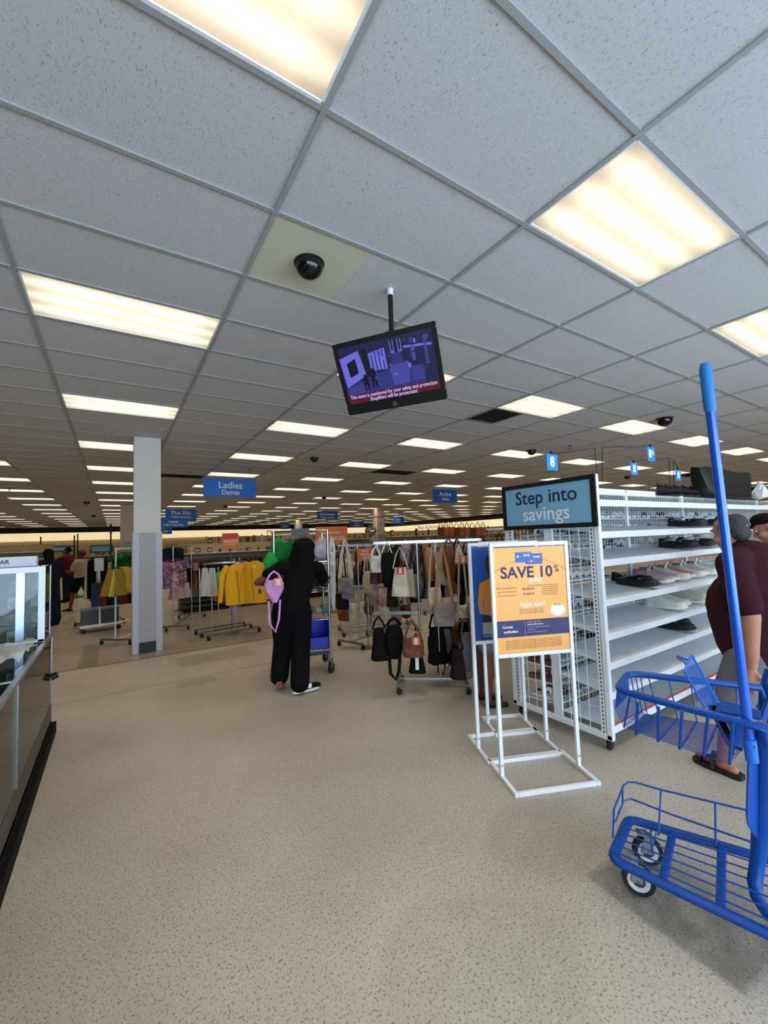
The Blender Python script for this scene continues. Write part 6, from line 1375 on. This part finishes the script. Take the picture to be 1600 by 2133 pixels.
def merch(t0, c, a, L_, zs, n, depth_, lab, grp, hmax=.2, seed=0):
    r_ = random.Random(seed); cols = ['3a3630', '6e5c44', '8d7b5e', '22262c', '7a4a2a', 'a59a84', '2f4250', '8a3a2a', '4c4a46', 'c0b498', '5c6a5a']
    R_ = Matrix.Rotation(a, 3, 'Z')
    for z in zs:
        for k in range(n):
            x = -L_+2*L_*(k+.5)/n+r_.uniform(-.03, .03); w = min(L_/n*1.5, r_.uniform(.06, .16)); h = r_.uniform(.06, hmax); kind = r_.randrange(4); ci = r_.randrange(len(cols))
            p = Vector((c.x, c.y, 0))+R_ @ Vector((x, -depth_/2+.12, 0)); m = mat('goods_'+cols[ci], cols[ci], .5)
            nm = ('box', 'jar', 'bottle', 'basket')[kind]; t = thing('boxed_item' if kind == 0 else 'goods_'+nm, '%s %s, %s from the left %s' % (('upper' if z == zs[-1] else 'middle' if len(zs) == 3 and z == zs[1] else 'lower') if len(zs) > 1 else 'little', ('carton', 'jar', 'bottle', 'basket')[kind], ORD(k+1), lab), 'merchandise', (p.x, p.y, z), rz=a+r_.uniform(-.3, .3), group=grp)
            if kind == 0: MB().bb((-w/2, -.05, 0), (w/2, .05, h)).build('carton', m, t, bevel=.003); MB().bb((-w*.35, -.052, h*.3), (w*.35, -.0505, h*.7)).build('label', mat('goods_label', 'c9bfa8', .6), t)
            elif kind == 1: MB().lathe([(w*.3, 0), (w*.48, h*.2), (w*.5, h*.6), (w*.3, h*.85)], 12).build('jar_body', m, t, smooth=True); MB().lathe([(w*.32, h*.85), (w*.32, h), (.002, h)], 12).build('lid', M_dchrome, t, smooth=True)
            elif kind == 2: MB().lathe([(w*.25, 0), (w*.28, h*.1), (w*.28, h*.9), (w*.1, h*1.15)], 10).build('bottle_body', m, t, smooth=True); MB().lathe([(w*.1, h*1.15), (w*.1, h*1.3), (.002, h*1.3)], 10).build('cap', M_black, t)
            else: MB().lathe([(w*.35, 0), (w*.5, h*.7), (w*.46, h*.7), (w*.3, .01)], 12).build('basket_body', m, t, smooth=True); MB().tube([(-w*.45, 0, h*.68), (-w*.25, 0, h), (w*.25, 0, h), (w*.45, 0, h*.68)], .006, 5).build('basket_handle', m, t)
merch(fx, fc, fa, fl_, [1.42], 16, .45, 'above the long clothing run', 'goods on the shelf above the long clothing run', .14, 1)
f2, c2, a2, l2 = fixture('gondola', 'household goods shelves far behind the orange post sign', (2.6, 15.0), (8.8, 14.6), None, [.9, 1.2, 1.42, 1.64], m=M_tanback)
merch(f2, c2, a2, l2, [1.42, 1.64], 26, .45, 'on shelves behind the orange post sign', 'goods on the household shelves', .27, 2)
f3, c3, a3, l3 = fixture('gondola', 'low goods shelves at the far left behind the glass case', (-9.5, 17.0), (-1.7, 17.6), None, [.6, 1.0, 1.35, 1.58], m=M_tanback)
merch(f3, c3, a3, l3, [1.35, 1.58], 26, .45, 'on the far left shelves', 'goods on the far left shelves', .2, 3)
f4, c4, a4, l4 = fixture('gondola', 'goods shelves left of the near pillar in the distance', (-.7, 18.0), (.35, 18.0), None, [.6, .9, 1.15, 1.36], m=M_tanback)
merch(f4, c4, a4, l4, [.9, 1.15, 1.36], 8, .45, 'on the short shelves left of the pillar', 'goods on the short shelves left of the pillar', .14, 4)
f5, c5, a5, l5 = fixture('gondola', 'goods shelves behind the bag racks before the beige pillar', (9.5, 14.5), (17.5, 14.0), None, [1.0, 1.45, 1.68], m=M_tanback)
merch(f5, c5, a5, l5, [1.68], 26, .45, 'on shelves behind the bag racks', 'goods on the shelves behind the bag racks', .3, 5)
f6, c6, a6, l6 = fixture('gondola', 'tall shelves along the right wall in the distance', (26.5, 30.0), (26.5, 14.0), None, [1.2, 1.6, 2.0], m=M_tanback)
merch(f6, c6, a6, l6, [1.6, 2.0], 26, .45, 'on the right wall shelves', 'goods on the right wall shelves', .4, 6)
grow((-6.5, 14.6), (-1.9, 15.0), 22, 1.42, 'on the far left rail behind the shoppers', 'garments on the far left rail', weights=[0, 1, 2, 5, 6, 8, 10])
rack((-6.5, 14.6), (-1.9, 15.0), 1.42, 'long rail behind the shoppers at the far left', posts=4)
grow((6.4, 12.3), (9.6, 11.6), 26, 1.38, 'on the rail behind the bag racks', 'garments on the rail behind the bag racks')
rack((6.4, 12.3), (9.6, 11.6), 1.38, 'long rail behind the bag racks', posts=3)
grow((4.2, 9.3), (6.0, 8.8), 20, 1.36, 'on the rail right behind the silver cart', 'garments on the rail behind the silver cart', weights=[0, 1, 3, 4, 6, 9, 11])
rack((4.2, 9.3), (6.0, 8.8), 1.36, 'rail of garments right behind the silver cart', posts=3)
grow((10.5, 17.6), (15, 17.2), 18, 1.4, 'on the rail before the beige pillar', 'garments on the rail in front of the beige pillar')
rack((10.5, 17.6), (15, 17.2), 1.4, 'far rail in front of the beige pillar', posts=3)
# framed end signs far left
for px, py, wp, hp_, dp, lab in ((40, 1146, 48, 11, 16, 'dark framed blue end sign at the far left above the goods'), (131, 1143, 40, 12, 17, 'dark framed sign behind the shoppers'), (212, 1143, 40, 16, 15, 'dark framed blue sign left of the pillar')):
    s_ = FPX/dp; c = at(px, py, dp); w, h = wp/s_, hp_/s_; t = thing('end_sign', lab, 'sign', c, rz=-.1)
    fr_ = MB(); fr_.bb((-w/2, -.01, h/2-.04), (w/2, .02, h/2)); fr_.bb((-w/2, -.01, -h/2), (w/2, .02, -h/2+.04))
    for q in (-1, 1): fr_.bb((q*w/2, -.01, -h/2+.04), (q*(w/2-.04), .02, h/2-.04))
    fr_.build('sign_frame', M_black, t); plate('sign_face', -w/2+.04, w/2-.04, -h/2+.04, h/2-.04, mat('pale_blue_card', '77a9c8', .5), t, y=0, t=.01); MB().tube([(0, .03, -h/2), (0, .03, -c.z)], .015, 6).build('sign_pole', M_black, t)
for px, py0, py1, dp, lab in ((85, 1118, 1200, 15, 'thin dark pole left of the shoppers'), (155, 1115, 1170, 14, 'thin dark pole above the shopper in cream'), (162, 1112, 1170, 14.2, 'second thin dark pole above the shopper in cream'), (231, 1092, 1160, 12, 'knobbed dark pole just left of the green tops')):
    c = at(px, py0, dp); t = thing('cart_mast', lab, 'pole', (c.x, c.y, 0)); MB().tube([(0, 0, 0), (0, 0, c.z)], .02, 8).build('mast', M_black, t); MB().lathe([(.2, 0), (.2, .02), (.02, .04)], 14).build('mast_foot', M_black, t)
    if px == 231:
        for k in range(3): MB().lathe([(.01, 0), (.04, .03), (.01, .06)], 10, Matrix.Translation((0, 0, c.z-.08-k*.1))).build('knob', M_black, t)
# security utility cart with sign holder
ut = thing('utility_cart', 'low white-railed cart with a grey bin and a white card holder on a post', 'cart', (-.24, 10.2, 0), rz=.12)
for z in (.1,): MB().box((0, 0, z), (.66, .42, .03)).build('deck', M_dchrome, ut, bevel=.004)
MB().box((0, -.24, .13), (.68, .035, .04)).build('front_rail', M_white, ut, bevel=.005); MB().tube([(-.02, -.24, .13), (-.04, -.24, 1.28)], .018, 10).build('post', M_white, ut, smooth=True)
MB().box((-.04, -.25, 1.30), (.16, .02, .26)).build('card_holder', mat('holder_white', 'c9cccf', .5), ut, bevel=.012)
for x in (-.29, .29):
    for y in (-.18, .18): caster(ut, x, y, .04, .09, fork=M_black, w=.03)
bb_ = MB()
for a, b in (((-.3, -.2, .115), (.3, -.19, .42)), ((-.3, .19, .115), (.3, .2, .42)), ((-.3, -.19, .115), (-.29, .19, .42)), ((.29, -.19, .115), (.3, .19, .42))): bb_.bb(a, b)
bt_ = thing('grey_bin', 'grey see-through bin standing on the low white-railed cart', 'bin', (-.24, 10.2, 0), rz=.12); bb_.build('bin_walls', mat('bin_grey', '4a4c4c', .5, alpha=.8), bt_); MB().box((0, 0, .43), (.62, .41, .02)).build('bin_rim', mat('bin_rim', '6a6c6c', .5), bt_)
for k in range(9): H('pants' if k % 3 else 'dress', .34, .8, 30, fabric('cloth_black' if k % 4 else 'cloth_white2', '0c0c0e' if k % 4 else 'bab4ae'), (-.46+k*.05, 10.75+.02*k, 1.38), 1.2, '%s %s garment behind the low white-railed cart' % (ORD(k+1), 'black' if k % 4 else 'white'), 'garments behind the low white-railed cart')
rack((-.62, 10.75), (.1, 10.95), 1.42, 'dark rack behind the low white-railed cart', m=M_black, pxs=(.1,))
# round mirror on the beige pillar
rm = thing('round_mirror', 'round tilted mirror left of the beige pillar', 'mirror', (12.35, 20.6, 2.05), rz=-.6); MB().lathe([(.3, 0), (.32, -.02), (.3, -.04), (.02, -.06)], 20, Matrix.Rotation(pi/2, 4, 'X')).build('mirror_rim', M_black, rm, smooth=True); MB().lathe([(.28, .001), (.2, .03), (.002, .045)], 20, Matrix.Rotation(pi/2, 4, 'X')).build('mirror_glass', mat('mirror', 'c9c4b4', .1, 1.), rm, smooth=True); MB().tube([(0, .05, 0), (.5, .3, 0)], .015, 6).build('mirror_arm', M_black, rm)
# colours of the hanging garments are set on each copy
for t, m in ALLH:
    for o in bpy.data.objects[t.name].children:
        if not o.name.startswith('hanger') and o.name.split('.')[0] in ('shirt', 'dress', 'tank', 'jacket', 'trousers'):
            o.material_slots[0].link = 'OBJECT'; o.material_slots[0].material = m

for o in bpy.data.objects:
    if o.get('label') and len(o['label'].replace('-', ' ').split()) > 16: print('LONG', o.name, o['label'])
